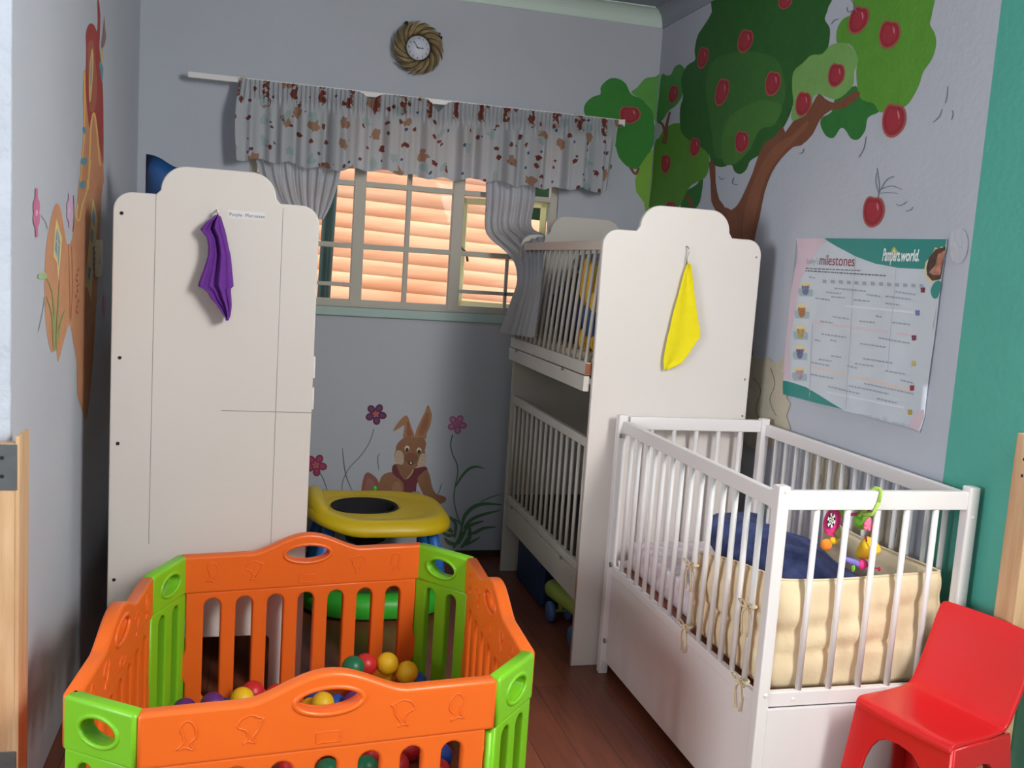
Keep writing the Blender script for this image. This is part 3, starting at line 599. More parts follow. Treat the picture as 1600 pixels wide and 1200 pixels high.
# jointing lines of the panel
for (a, b) in (((244, 303), (232, 850)), ((442.5, 325), (427, 850))):
    A = on_y(*a, LY0-.0102); Bq = on_y(*b, LY0-.0102); bm = bmesh.new(); box(bm, A.x-.0009, A.x+.0009, A.y-.0004, A.y+.0002, Bq.z, A.z, 0); from_bm('panel_joint', bm, M_LINE, lb)
A = on_y(330, 639, LY0-.0102); Bq = on_y(487, 645, LY0-.0102); bm = bmesh.new(); box(bm, A.x+.03, Bq.x, A.y-.0004, A.y+.0002, Bq.z-.0012, Bq.z+.0012, 0); from_bm('scratch_mark', bm, M_LINE, lb)
for (px, py) in ((190, 333), (187, 559), (184, 693), (178, 906)):
    p = on_y(px, py, LY0-.0105); mktube('screw', [p+Vector((0, -.001, 0)), p+Vector((0, .003, 0))], .0055, M_DARK, lb, 10)
for z0, z1 in ((1.03, 1.10), (.93, 1.0)): mkbox('latch', .1725, .180, LY0-.004, LY0+.012, z0, z1, M_WHITE2, lb, .002)
# name strip
A = on_y(356, 330, LY0-.0103); Bq = on_y(414, 343, LY0-.0103); mp_ = (A+Bq)/2
bm = bmesh.new(); box(bm, A.x, Bq.x, A.y-.0006, A.y, mp_.z-.0125, mp_.z+.0125, 0)
ns = from_bm('name_strip', bm, mat('paper_label', (226, 222, 224), .6)); tag(ns, "small white paper strip reading 'Purple- Matresses' on the left end panel", 'label')
me = text_mesh('Purple- Matresses', .0145); me.transform(Matrix(((1.0, 0, 0, A.x+.004), (0, 0, 1, A.y-.0009), (0, 1, 0, mp_.z-.005), (0, 0, 0, 1)))); link('lettering', me, mat('ink', (70, 66, 84), .7), ns)
# blue foam mattresses standing in the left upper deck
M_BLUE = mat('blue_vinyl', (26, 74, 132), .5, .15, 12)
def foam(y, x0, x1, z0, z1, label, peak=.02):
    bm = bmesh.new(); n = 14
    def P(u, v, s):
        x = x0+(x1-x0)*u; z = z0+(z1-z0)*v; e = (1-(2*u-1)**4)*(1-(2*v-1)**6)
        z += peak*(max(0, 1-1.3*u)**1.2)*v*3 - .02*v + .006*sin(u*9)*v; return Vector((x, y+s*(.006+.04*e), z))
    for s in (-1, 1):
        g = [[bm.verts.new(P(i/n, j/n, s)) for i in range(n+1)] for j in range(n+1)]
        for j in range(n):
            for i in range(n):
                q = (g[j][i], g[j][i+1], g[j+1][i+1], g[j+1][i]); bm.faces.new(q if s < 0 else q[::-1])
    bmesh.ops.remove_doubles(bm, verts=bm.verts[:], dist=.013)
    bmesh.ops.recalc_face_normals(bm, faces=bm.faces[:])
    tag(from_bm('foam_mattress', bm, M_BLUE, smooth=True), label, 'mattress')
foam(3.42, -.372, -.19, 1.05, 1.69, 'blue vinyl mattress with a pointed corner, poking up behind the left panel', .013)

# ------------------------------------------------------------------ cloths
def loft_cloth(name, rows, Y, m, folds, depth=.02, n=26, parent=None, ny=4, thick=.003):
    # rows: (y_px, xl, xr) of a cloth hanging before a flat panel; folds shape its depth
    ys = [r[0] for r in rows]; R_ = []
    for a, b in zip(rows, rows[1:]):
        for k in range(ny): t = k/ny; R_.append(tuple(p+(q-p)*t for p, q in zip(a, b)))
    R_.append(rows[-1]); tot = len(R_); bm = bmesh.new(); G = []
    for j, (py, xl, xr) in enumerate(R_):
        v = j/(tot-1); row = []
        for i in range(n+1):
            u = i/n; x = xl+(xr-xl)*u; d = folds(u, v)*depth
            p = on_y(x, py+2*sin(u*9), Y); row.append(bm.verts.new((p.x, Y-d-.004, p.z)))
        G.append(row)
    for j in range(tot-1):
        for i in range(n): bm.faces.new((G[j][i], G[j+1][i], G[j+1][i+1], G[j][i+1]))
    bmesh.ops.recalc_face_normals(bm, faces=bm.faces[:])
    o = from_bm(name, bm, m, parent, True)
    md = o.modifiers.new('thickness', 'SOLIDIFY'); md.thickness = thick; md.offset = 0
    return o
zp = lambda x: 280+x*.1833
zq = lambda y: 300+y*.1833
rows = [(zq(200), zp(318), zp(346)), (zq(225), zp(290), zp(358)), (zq(265), zp(235), zp(370)), (zq(320), zp(190), zp(388)), (zq(390), zp(246), zp(404)), (zq(470), zp(258), zp(420)), (zq(545), zp(254), zp(438)), (zq(650), zp(222), zp(448)), (zq(740), zp(188), zp(458)), (zq(795), zp(172), zp(462)), (zq(815), zp(215), zp(440)), (zq(850), zp(255), zp(440)), (zq(900), zp(282), zp(444)), (zq(950), zp(325), zp(446)), (zq(1000), zp(362), zp(442)), (zq(1050), zp(395), zp(434)), (zq(1078), zp(408), zp(420))]
pc = loft_cloth('purple_cloth', rows, LY0-.011, mat('purple_microfibre', (112, 50, 150), .95, .35, 160, .1, 40), lambda u, v: .9+.55*sin(u*11+v*1.6)*(1-.3*v)+.35*sin(u*23)+.8*v*(1-u)+.5*v, .022)
tag(pc, 'purple microfibre cloth hanging crumpled from a hook on the left white panel', 'cloth')
hk = mktube('wall_hook', [on_y(341, 334, LY0-.012)+Vector(q) for q in ((0, .002, .012), (0, -.012, .010), (0, -.034, .0), (0, -.038, .012))], .003, M_WHITE2)
tag(hk, 'small white hook under the purple cloth on the left panel', 'hook')
rows = [(411, 1071.5, 1074.5), (425, 1066, 1077), (440, 1062, 1079), (460, 1057, 1081), (480, 1051, 1084), (500, 1046, 1087), (515, 1043, 1090), (525, 1040, 1090), (535, 1038, 1082), (545, 1036, 1076), (555, 1034, 1069), (565, 1033, 1061), (575, 1034, 1040)]
yc = loft_cloth('yellow_cloth', rows, Y0-.011, mat('yellow_microfibre', (236, 218, 22), .95, .3, 160, .05, 30), lambda u, v: .5+.3*sin(u*6+.8)+.25*v*(1-u)+.5*(u**3), .016)
tag(yc, 'bright yellow triangular cloth hanging on the right white panel', 'cloth')
h2 = on_y(1072, 392, Y0-.011)
hk = mktube('wall_hook', [h2+Vector(q) for q in ((0, .002, .016), (0, -.010, .014), (.004, -.016, .004), (.004, -.014, -.008), (0, -.012, -.022), (.001, -.012, -.05))], .0022, M_CHROME)
tag(hk, 'small metal hook above the yellow cloth on the right panel', 'hook')

# ------------------------------------------------------------------ curtain rail, valance, curtains
rl = thing('curtain_rail', (.65, YB-.05, 2.14), 'long white curtain rail fixed to the back wall over the window', 'curtain rail')
RA = on_y(294, 116, YB-.07); RB = on_y(974, 193, YB-.07)
bm = bmesh.new(); box(bm, RA.x, RB.x, YB-.082, YB-.064, RA.z-.013, RA.z+.010, .002); o = from_bm('track', bm, M_WHITE2, rl)
for px in (379, 660, 903): 
    p = on_y(px, 150, YB-.07); mkbox('bracket', p.x-.012, p.x+.012, YB-.086, YB, RA.z-.016, RA.z+.016, M_FRAME, rl, .002)
mkbox('bracket', RB.x-.006, RB.x+.004, YB-.084, YB, RA.z-.02, RA.z+.012, M_WHITE2, rl, .002)
bm = bmesh.new()
for k in range(16): 
    x = RA.x+.012+k*.011; tube(bm, [(x, YB-.073, RA.z-.012), (x, YB-.073, RA.z-.022)], .002, 5)
from_bm('glider', bm, mat('aged_plastic', (170, 166, 158), .5), rl)['kind'] = 'stuff'
def valance():
    x0, x1 = on_y(374, 125, YB-.1).x, on_y(968, 190, YB-.1).x; zt, zb_ = RA.z+.004, 1.800
    nx, nz = 900, 26; bm = bmesh.new(); uvl = bm.loops.layers.uv.new('UVMap'); G = []; U = []
    rr = random.Random(11); ph = [rr.uniform(0, 6.28) for _ in range(8)]
    for j in range(nz+1):
        v = j/nz; row = []; ur = []
        for i in range(nx+1):
            u = i/nx; x = x0+(x1-x0)*u; s = u*(x1-x0)
            hd = max(0, 1-v/.22); lo = min(1, max(0, (v-.12)/.25))
            fine = .007*sin(s*330+.6*sin(s*17))*(1 if v < .2 else max(0, 1-(v-.2)/.12))
            big = lo*(.020*sin(s*47+1.3*sin(s*9+ph[0])+ph[1]) + .010*sin(s*83+2*sin(s*5+ph[2])) + .004*sin(s*150+ph[3]))
            sag = 0
            for sc, sw, sd in ((.325, .035, .030), (.50, .04, .048)):
                sag += sd*math.exp(-((u-sc)/.018)**2)*max(0, 1-v*1.1)
            zbot = zb_ + .008*sin(s*47+ph[1]) + .006*sin(s*13)
            z = zt+(zbot-zt)*v - sag
            if u > .96: x -= .03*v*(u-.96)/.04
            if u < .02: x -= .012*sin(v*3)
            y = YB-.094-.018*v*0 + fine + big - .018*lo
            row.append(bm.verts.new((x, y, z))); ur.append((s*1.25+.0*v, v*.36))
        G.append(row); U.append(ur)
    for j in range(nz):
        for i in range(nx):
            f = bm.faces.new((G[j][i], G[j+1][i], G[j+1][i+1], G[j][i+1])); f.smooth = True
            for l, q in zip(f.loops, ((j, i), (j+1, i), (j+1, i+1), (j, i+1))): l[uvl].uv = U[q[0]][q[1]]
    return from_bm('curtain_valance', bm, M_VAL)
vo = valance(); tag(vo, 'short pleated curtain valance printed with small brown bears and sprigs', 'curtain')
def drape(name, rows, m, label, nf=9, amp=.02, n=110, ny=7, parent=None, seed=0):
    # rows: 3-D left point, 3-D right point, fold amplitude
    bm = bmesh.new(); G = []; R_ = []
    rows = [(Vector(a), Vector(b), c) for a, b, c in rows]; k = len(rows)
    for i in range(k-1):
        for t in range(ny):
            f = t/ny; q = [rows[max(0, i-1)], rows[i], rows[i+1], rows[min(k-1, i+2)]]
            cr = lambda a, b, c, d: .5*((2*b)+(-a+c)*f+(2*a-5*b+4*c-d)*f*f+(-a+3*b-3*c+d)*f**3)
            R_.append((cr(*[w_[0] for w_ in q]), cr(*[w_[1] for w_ in q]), q[1][2]+(q[2][2]-q[1][2])*f))
    R_.append(rows[-1])
    for j, (a, b, am) in enumerate(R_):
        v = j/(len(R_)-1); row = []; nrm = (b-a).cross(Vector((0, 0, 1)))
        if nrm.length < 1e-4: nrm = Vector((0, -1, 0))
        nrm.normalize()
        for i in range(n+1):
            u = i/n; w_ = am*(sin(u*2*pi*nf+seed+1.1*sin(u*7+v*2))+.35*sin(u*2*pi*nf*2.3+seed*2+v))
            row.append(bm.verts.new(a.lerp(b, u)+nrm*w_))
        G.append(row)
    for j in range(len(G)-1):
        for i in range(n): bm.faces.new((G[j][i], G[j+1][i], G[j+1][i+1], G[j][i+1])).smooth = True
    o = from_bm(name, bm, m); tag(o, label, 'curtain'); return o
P = on_y
yc_ = YB-.045
rc = drape('side_curtain', [
    (P(757, 180, yc_)+Vector((0, 0, .05)), P(840, 190, yc_)+Vector((0, 0, .05)), .012),
    (P(759, 300, yc_), P(836, 300, yc_), .012), (P(757, 352, yc_), P(830, 352, yc_-.01), .014),
    (P(766, 372, 4.40), P(850, 366, 4.26), .010), (P(790, 392, 4.33), P(853, 374, 4.10), .007), (P(806, 412, 4.28), P(850, 382, 4.02), .006),
    (on_x(810, 440, 1.105), on_x(848, 420, 1.105), .006), (on_x(801, 470, 1.09), on_x(845, 465, 1.095), .007), (on_x(783, 520, 1.085), on_x(836, 528, 1.085), .008)],
    M_CURT, 'grey curtain hanging from the rail and draped over the side of the right bunk cot', 6)
lc = drape('side_curtain', [
    (P(385, 150, yc_), P(545, 175, yc_), .012), (P(400, 250, yc_), P(532, 268, yc_), .014), (P(412, 290, yc_), P(524, 300, yc_), .012),
    (P(430, 320, yc_), P(515, 325, yc_), .010), (P(462, 342, yc_), P(505, 343, yc_), .006)],
    M_CURT, 'grey curtain gathered towards the wall behind the left white panel', 8, seed=2)

# ------------------------------------------------------------------ clock
cc = P(652.5, 76, YB-.02)
ck = thing('wall_clock', cc, 'round wall clock with a twisted gold straw-like rim, above the curtain rail', 'clock')
ROT = Matrix.Rotation(radians(90), 3, 'X')
M_GOLD = mat('straw_gold', (168, 146, 104), .5, .2, 40, .45, 30)
bm = bmesh.new()
for k in range(46):
    a = 2*pi*k/46
    for lay in range(2):
        pts = []
        for t in range(7):
            f = t/6; r_ = .058+(.056+.005*sin(k*2.7))*f; aa = a+lay*.068-(.8*f)+.02*sin(k*5); pts.append((cc.x+r_*cos(aa), cc.y-.012-.016*sin(f*pi)-.004*lay, cc.z+r_*sin(aa)))
        tube(bm, pts, [.0022, .0036, .0042, .0042, .0038, .0030, .0008], 5, mi=k % 3 == 0)
from_bm('straw_rim', bm, parent=ck, mats=[M_GOLD, mat('straw_dark', (104, 84, 56), .6, .2, 40)])
for a_ in (118, 38, 30):
    bm = bmesh.new(); q_ = cc+Vector((.117*cos(radians(a_)), -.004, .117*sin(radians(a_)))); box(bm, q_.x-.007, q_.x+.007, q_.y-.006, q_.y+.02, q_.z-.007, q_.z+.007, .001); from_bm('rim_clip', bm, M_DARK, ck)
bm = bmesh.new(); lathe(bm, [(0, 0), (.075, 0), (.08, -.012), (.06, -.02), (0, -.02)], 40, cc+Vector((0, .02, 0)), Matrix.Rotation(radians(90), 3, 'X') @ Matrix.Diagonal((1, 1, -1))); bmesh.ops.recalc_face_normals(bm, faces=bm.faces[:]); from_bm('case', bm, M_GOLD, ck)
bm = bmesh.new(); lathe(bm, [(0, 0), (.055, 0), (.055, .004), (0, .004)], 40, cc+Vector((0, -.012, 0)), ROT); bmesh.ops.recalc_face_normals(bm, faces=bm.faces[:]); dial = from_bm('dial', bm, mat('dial_white', (214, 216, 230), .5), ck)
bm = bmesh.new(); tube(bm, [cc+Vector((.0545*cos(2*pi*i/40), -.017, .0545*sin(2*pi*i/40))) for i in range(40)], .0022, 6, True); from_bm('dial_ring', bm, mat('dark_rim', (60, 56, 60), .4), ck)
INK = mat('clock_ink', (50, 52, 70), .6)
for h in range(1, 13):
    a = radians(90-30*h); me = text_mesh(str(h), .0135, align='CENTER'); c0 = cc+Vector((cos(a)*.043, -.0168, sin(a)*.043-.0045))
    me.transform(Matrix(((1, 0, 0, c0.x), (0, 0, 1, c0.y), (0, 1, 0, c0.z), (0, 0, 0, 1)))); link('numeral', me, INK, dial)
def hand(ang, L_, w_, nm):
    a = radians(90-ang); d = Vector((cos(a), 0, sin(a))); s = Vector((-sin(a), 0, cos(a))); bm = bmesh.new(); b0 = cc+Vector((0, -.0185, 0))
    pts = [b0-d*.008-s*w_, b0+d*L_*.6-s*w_*.8, b0+d*L_*.75-s*w_*1.8, b0+d*L_, b0+d*L_*.75+s*w_*1.8, b0+d*L_*.6+s*w_*.8, b0-d*.008+s*w_]
    f = bm.faces.new([bm.verts.new(p) for p in pts]); r = bmesh.ops.extrude_face_region(bm, geom=[f]); bmesh.ops.translate(bm, verts=[v for v in r['geom'] if isinstance(v, bmesh.types.BMVert)], vec=(0, -.0012, 0)); bmesh.ops.recalc_face_normals(bm, faces=bm.faces[:]); from_bm(nm, bm, INK, ck)
hand(322, .038, .0011, 'minute_hand'); hand(92, .026, .0016, 'hour_hand')

# ------------------------------------------------------------------ poster
PX = XR-.003
def pu(x, y):
    p = on_x(x, y, PX); return p
po = thing('wall_poster', on_x(1350, 520, XR), 'large creased baby milestones poster with teal corners on the right wall', 'poster')
def poff(p):
    # stand-off of the paper from the wall: creases and a lifted right edge
    q = on_x(1455, 560, PX); d = max(0, (2.36-p.y)/.17)
    return .002 + .0010*sin(p.y*36)+.0008*sin(p.y*19+p.z*23) + .007*min(1, d)**2*(.4+.6*abs(sin((p.z-1.05)*5.2)))
zz = Z(.3, 1150, 340)
PK = [0]
def pmesh(pts, m, name, parent, smooth=0, cuts=0, lay=1):
    pts = smoothpts(pts, smooth) if smooth else pts
    bm = bmesh.new(); bm.faces.new([bm.verts.new(pu(*p)) for p in pts]); bmesh.ops.triangulate(bm, faces=bm.faces[:])
    for _ in range(cuts):
        es = [e for e in bm.edges if e.calc_length() > .03]
        if es: bmesh.ops.subdivide_edges(bm, edges=es, cuts=1, use_grid_fill=False); bmesh.ops.triangulate(bm, faces=bm.faces[:])
    for v in bm.verts: v.co.x -= poff(v.co)+.0006*lay
    bmesh.ops.recalc_face_normals(bm, faces=bm.faces[:])
    for f in bm.faces:
        if f.normal.x > 0: f.normal_flip()
    return from_bm(name, bm, m, parent, True)
M_PAPER = mat('poster_paper', (204, 210, 220), .45, .12, 14, .04, 4); M_PTEAL = mat('poster_teal', (38, 138, 132), .42, .08, 14, .08, 6)
sheet = pmesh(zz([(318, 108), (1090, 108), (1105, 112), (1060, 420), (1030, 560), (1018, 700), (1008, 860), (985, 1040), (960, 1120), (900, 1100), (780, 1065), (620, 1020), (560, 1002), (400, 960), (250, 920), (248, 800), (262, 640), (290, 380)]), M_PAPER, 'sheet', po, 0, 5, 0)
md = sheet.modifiers.new('paper', 'SOLIDIFY'); md.thickness = .0004; md.offset = 0
pmesh(zz([(318, 108), (460, 108), (480, 130), (380, 140), (330, 200), (310, 260), (290, 380), (262, 640), (248, 800), (262, 840), (290, 850), (282, 640), (312, 380), (330, 250)]), mat('poster_pink', (216, 192, 204), .5), 'print_patch', po, 0, 3, 1)
pmesh(zz([(460, 108), (1100, 112), (1085, 240), (1075, 270), (960, 268), (850, 262), (730, 240), (620, 200), (530, 150)]), M_PTEAL, 'print_patch', po, 0, 4, 1)
pmesh(zz([(248, 852), (262, 850), (300, 860), (370, 885), (440, 925), (500, 965), (560, 1000), (400, 960), (248, 920)]), M_PTEAL, 'print_patch', po, 0, 3, 1)
pmesh(zz([(985, 1000), (940, 1010), (900, 1090), (955, 1110), (985, 1040)]), mat('poster_pink', (216, 192, 204), .5), 'print_patch', po, 0, 1, 1)
pmesh(zz([(1058, 328), (1035, 345), (1020, 380), (1030, 415), (1050, 423), (1065, 400), (1078, 340)]), M_PTEAL, 'print_patch', po, 2, 1, 1)
pmesh(zz([(1105, 150), (1040, 155), (1000, 200), (980, 260), (990, 310), (1020, 345), (1060, 325)]), mat('poster_cream', (222, 208, 170), .5), 'print_patch', po, 1, 1, 1)
pmesh(zz([(1100, 152), (1045, 165), (1008, 210), (995, 262), (1000, 300), (1030, 330), (1062, 325), (1075, 320)]), mat('photo_dark', (96, 62, 50), .5, var=.6, vscale=30, rgb2=(46, 38, 36)), 'photo_print', po, 1, 1, 2)
pmesh(zz([(1098, 170), (1060, 190), (1045, 250), (1010, 285), (1035, 300), (1072, 300), (1085, 240)]), mat('photo_skin', (206, 150, 126), .5, var=.3, vscale=40, rgb2=(150, 86, 66)), 'photo_print', po, 1, 1, 3)
for (x0, y0, x1, y1, rgb) in ((400, 540, 940, 608, (220, 196, 206)), (392, 772, 910, 890, (222, 200, 190)), (570, 455, 930, 488, (218, 220, 226)), (480, 905, 880, 985, (218, 220, 226))):
    pmesh(zz([(x0, y0), (x0, y0+10), (x1, y1+12), (x1, y1)]), mat('stripe_%d' % y0, rgb, .6), 'print_patch', po, 0, 3, 1)
# crease lines in the paper
CRE = mat('crease_grey', (182, 187, 197), .6)
for q in ([(400, 540), (404, 560), (385, 955), (380, 955)], [(622, 205), (626, 205), (578, 1000), (575, 1000)], [(838, 262), (841, 262), (795, 800), (792, 800)]): pmesh(zz(q), CRE, 'crease', po, 0, 4, 1)
# little animal pictures down the left
for cx, cy, rgb in ((367, 385, (132, 132, 176)), (347, 500, (196, 128, 84)), (340, 610, (206, 168, 110)), (338, 715, (120, 116, 168)), (335, 825, (196, 170, 190))):
    pmesh(zz(ellipse(cx, cy-28, 26, 20, 14)), mat('pic_cream', (226, 206, 150), .6), 'picture', po, 0, 0, 1)
    pmesh(zz([(cx-38, cy), (cx-34, cy-18), (cx+36, cy-10), (cx+34, cy+26), (cx-30, cy+24)]), mat('pic_blue', (160, 182, 188), .6), 'picture', po, 1, 0, 2)
    pmesh(zz(ellipse(cx, cy-5, 16, 25, 14)), mat('pic_%d' % cy, rgb, .6, var=.4, vscale=90), 'picture', po, 0, 0, 3)
    for s in (-1, 1): pmesh(zz(ellipse(cx+s*13, cy-22, 6, 10, 8)), mat('pic_%d' % cy, rgb, .6), 'picture', po, 0, 0, 3)
for cx, cy, rgb in ((978, 378, (130, 44, 70)), (950, 497, (110, 124, 176)), (930, 627, (122, 50, 80)), (928, 760, (200, 182, 120)), (922, 888, (160, 44, 60)), (911, 1014, (190, 160, 70))):
    for dx, dy in ((-6, -7), (6, -7), (-5, 6), (5, 6)): pmesh(zz(ellipse(cx+dx, cy+dy, 7, 8, 8)), mat('bug_%d' % cy, rgb, .6), 'picture', po, 0, 0, 2)
# lines of small print too fine to read
GRY = mat('faint_print', (164, 168, 178), .7); BLK = mat('small_print', (100, 100, 112), .7)
rr = random.Random(5)
def printline(x0, y0, x1, y1, m, h=7):
    x = x0
    while x < x1:
        w_ = rr.uniform(7, 20); xe = min(x1, x+w_); s = (y1-y0)/(x1-x0); ya = y0+(x-x0)*s; yb = y0+(xe-x0)*s
        pmesh(zz([(x, ya), (x, ya+h), (xe, yb+h), (xe, yb)]), m, 'small_print', pl, 0, 0, 1); x = xe+4
pl = po
def printlines():
    global pmesh
    acc = []
    real = pmesh
    def collect(pts, m, name, parent, smooth=0, cuts=0, lay=1):
        acc.append((pts, m))
    globals()['pmesh'] = collect
    for a in ((368, 262, 655, 274, BLK, 5), (368, 274, 785, 300, BLK, 6)): printline(*a)
    nb = len(acc)
    for a in ((515, 364, 685, 380), (475, 385, 550, 392), (500, 408, 572, 415), (415, 415, 492, 426), (685, 396, 755, 408), (620, 425, 700, 432), (835, 382, 938, 398), (780, 406, 915, 422), (782, 442, 858, 452), (510, 512, 596, 526), (445, 536, 508, 545), (730, 508, 760, 514), (648, 536, 728, 543), (820, 542, 912, 554), (450, 602, 575, 620), (415, 632, 445, 640), (495, 634, 525, 640), (748, 622, 912, 652), (650, 652, 788, 672), (498, 716, 550, 724), (435, 734, 500, 744), (395, 750, 490, 768), (665, 730, 820, 754), (625, 756, 720, 770), (585, 768, 636, 780), (782, 794, 886, 812), (390, 812, 510, 834), (860, 842, 925, 858), (670, 860, 930, 915), (595, 872, 800, 915), (485, 875, 648, 914), (738, 938, 842, 962), (385, 305, 415, 312)): printline(*a, GRY, 8)
    for k in range(13): acc.append((zz([(455+k*42, 322+k*2), (455+k*42, 340+k*2), (475+k*42, 342+k*2), (475+k*42, 324+k*2)]), GRY))
    globals()['pmesh'] = real
    for m in (BLK, GRY):
        bm = bmesh.new()
        for pts, mm in acc:
            if mm is m:
                f = bm.faces.new([bm.verts.new(pu(*p)) for p in pts])
        for v in bm.verts: v.co.x -= poff(v.co)+.0012
        for f in bm.faces:
            f.normal_update()
            if f.normal.x > 0: f.normal_flip()
        from_bm('small_print', bm, m, po)['kind'] = 'stuff'
printlines()
def wtext(body, a, b, h, rgb, name, shear=0, bold=0):
    # lettering between two points of the poster
    me = text_mesh(body, 1, shear=shear, bold=bold); xs = [v.co.x for v in me.vertices]; W_ = max(xs)-min(xs); x0 = min(xs)
    A = pu(*zz([a])[0]); B_ = pu(*zz([b])[0]); d = B_-A; L_ = d.length; d.normalize(); u = Vector((0, 0, 1)); k = L_/W_; H_ = h
    for v in me.vertices:
        p = A+d*((v.co.x-x0)*k)+u*(v.co.y*H_); p.x -= poff(p)+.0016; v.co = p
    return link(name, me, mat('print_%02x%02x%02x' % rgb, rgb, .6), po)
wtext("baby's", (372, 240), (432, 243), .030, (178, 182, 192), 'lettering')
wtext('milestones', (438, 246), (618, 254), .050, (150, 66, 82), 'lettering')
wtext('Pampers', (766, 224), (858, 226), .052, (236, 240, 240), 'lettering', .15, .03)
wtext('.world.', (856, 226), (955, 226), .047, (236, 240, 240), 'lettering', .2, .03)
pmesh(zz([(812, 185), (818, 165), (830, 152), (842, 165), (856, 184), (830, 178)]), mat('logo_gold', (176, 176, 96), .6), 'logo', po, 2, 0, 2)
pmesh(zz([(823, 182), (826, 170), (832, 160), (838, 172), (840, 182)]), mat('logo_pale', (222, 214, 150), .6), 'logo', po, 2, 0, 3)

# ------------------------------------------------------------------ front cot
CX0, CX1, CY0, CY1 = 1.232, 1.813, 2.03, 3.13
ct = thing('baby_cot', (1.52, 2.58, 0), 'white slatted baby cot with solid lower panels standing in front of the right bunk cot', 'cot')
PW = .032
def post(x, y, h, nm='post'):
    bm = bmesh.new(); box(bm, x, x+PW, y, y+PW, 0, h, .005); o = from_bm(nm, bm, M_WHITE2, ct); return o
for (x, y) in ((CX0, CY0), (CX1-PW, CY0), (CX0-.012, CY1-PW-.02), (CX1-PW-.01, CY1-PW-.02)): post(x, y, .938)
RT, RBt = .918, .876
def rail_y(x, z0, z1, nm, t=.02): return mkbox(nm, x, x+t, CY0+PW, CY1-PW-.02, z0, z1, M_WHITE2, ct, .003)
rail_y(CX0+.004, RBt, RT, 'top_rail'); rail_y(CX1-.026, RBt, RT, 'top_rail')
rail_y(CX0+.004, .365, .398, 'bottom_rail'); rail_y(CX1-.026, .365, .398, 'bottom_rail')
mkbox('top_rail', CX0+PW, CX1-PW, CY0+.004, CY0+.024, .878, .926, M_WHITE2, ct, .003); mkbox('bottom_rail', CX0+PW, CX1-PW, CY0+.004, CY0+.024, .372, .410, M_WHITE2, ct, .003)
mkbox('top_rail', CX0+PW, CX1-PW-.01, CY1-.046, CY1-.026, .888, .932, M_WHITE2, ct, .003); mkbox('bottom_rail', CX0+PW, CX1-PW-.01, CY1-.046, CY1-.026, .372, .410, M_WHITE2, ct, .003)
def cslat(a, b):
    bm = bmesh.new(); tube(bm, [a, b], .0082, 10); from_bm('slat', bm, M_WHITE2, ct)
n = 14
for i in range(n):
    y = CY0+PW+(CY1-PW-.02-CY0-PW)*(i+1)/(n+1)
    cslat((CX0+.014, y, .395), (CX0+.014, y, RBt+.003)); cslat((CX1-.016, y, .395), (CX1-.016, y, RBt+.003))
for i in range(5):
    x = CX0+PW+(CX1-CX0-2*PW)*(i+1)/6; cslat((x, CY0+.014, .405), (x, CY0+.014, .882)); cslat((x, CY1-.036, .405), (x, CY1-.036, .892))
mkbox('side_panel', CX0+.008, CX0+.020, CY0+PW, CY1-PW-.022, .045, .363, M_WHITE2, ct, .001)
mkbox('side_panel', CX1-.022, CX1-.010, CY0+PW, CY1-PW-.022, .045, .363, M_WHITE2, ct, .001)
mkbox('front_panel', CX0+PW-.004, CX1-PW, CY0-.002, CY0+.010, .045, .368, M_WHITE2, ct, .001)
mkbox('back_panel', CX0+PW, CX1-PW-.01, CY1-.040, CY1-.028, .045, .368, M_WHITE2, ct, .001)
mkbox('base_panel', CX0+.028, CX1-.028, CY0+.03, CY1-.05, .375, .39, M_RUST, ct, 0)
for p in ((CX0+.019, CY0-.001, .925), (CX0+.020, CY0-.001, .405), (CX0+.10, CY0+.003, .39), (CX1-.014, CY0-.001, .86)):
    bm = bmesh.new(); ellipsoid(bm, p, (.006, .003, .006), 10, 6); from_bm('bolt', bm, M_WHITE2, ct, True)
for z in (.86, .40, .12):
    bm = bmesh.new(); tube(bm, [(CX0-.004, CY1-.056, z), (CX0-.006, CY1-.06, z+.012), (CX0-.004, CY1-.064, z)], .004, 6); from_bm('latch', bm, M_CHROME, ct)
bm = bmesh.new(); box(bm, CX0-.003, CX0+.006, CY0+.034, CY0+.044, .835, .872, .002); from_bm('latch', bm, M_WHITE2, ct)
# mattress with floral sheet
cm = mattress('cot_mattress', CX0+.062, CX1-.064, CY0+.065, CY1-.055, .39, .492, M_SHEET); tag(cm, 'mattress with pale pink floral sheet in the front cot', 'mattress')
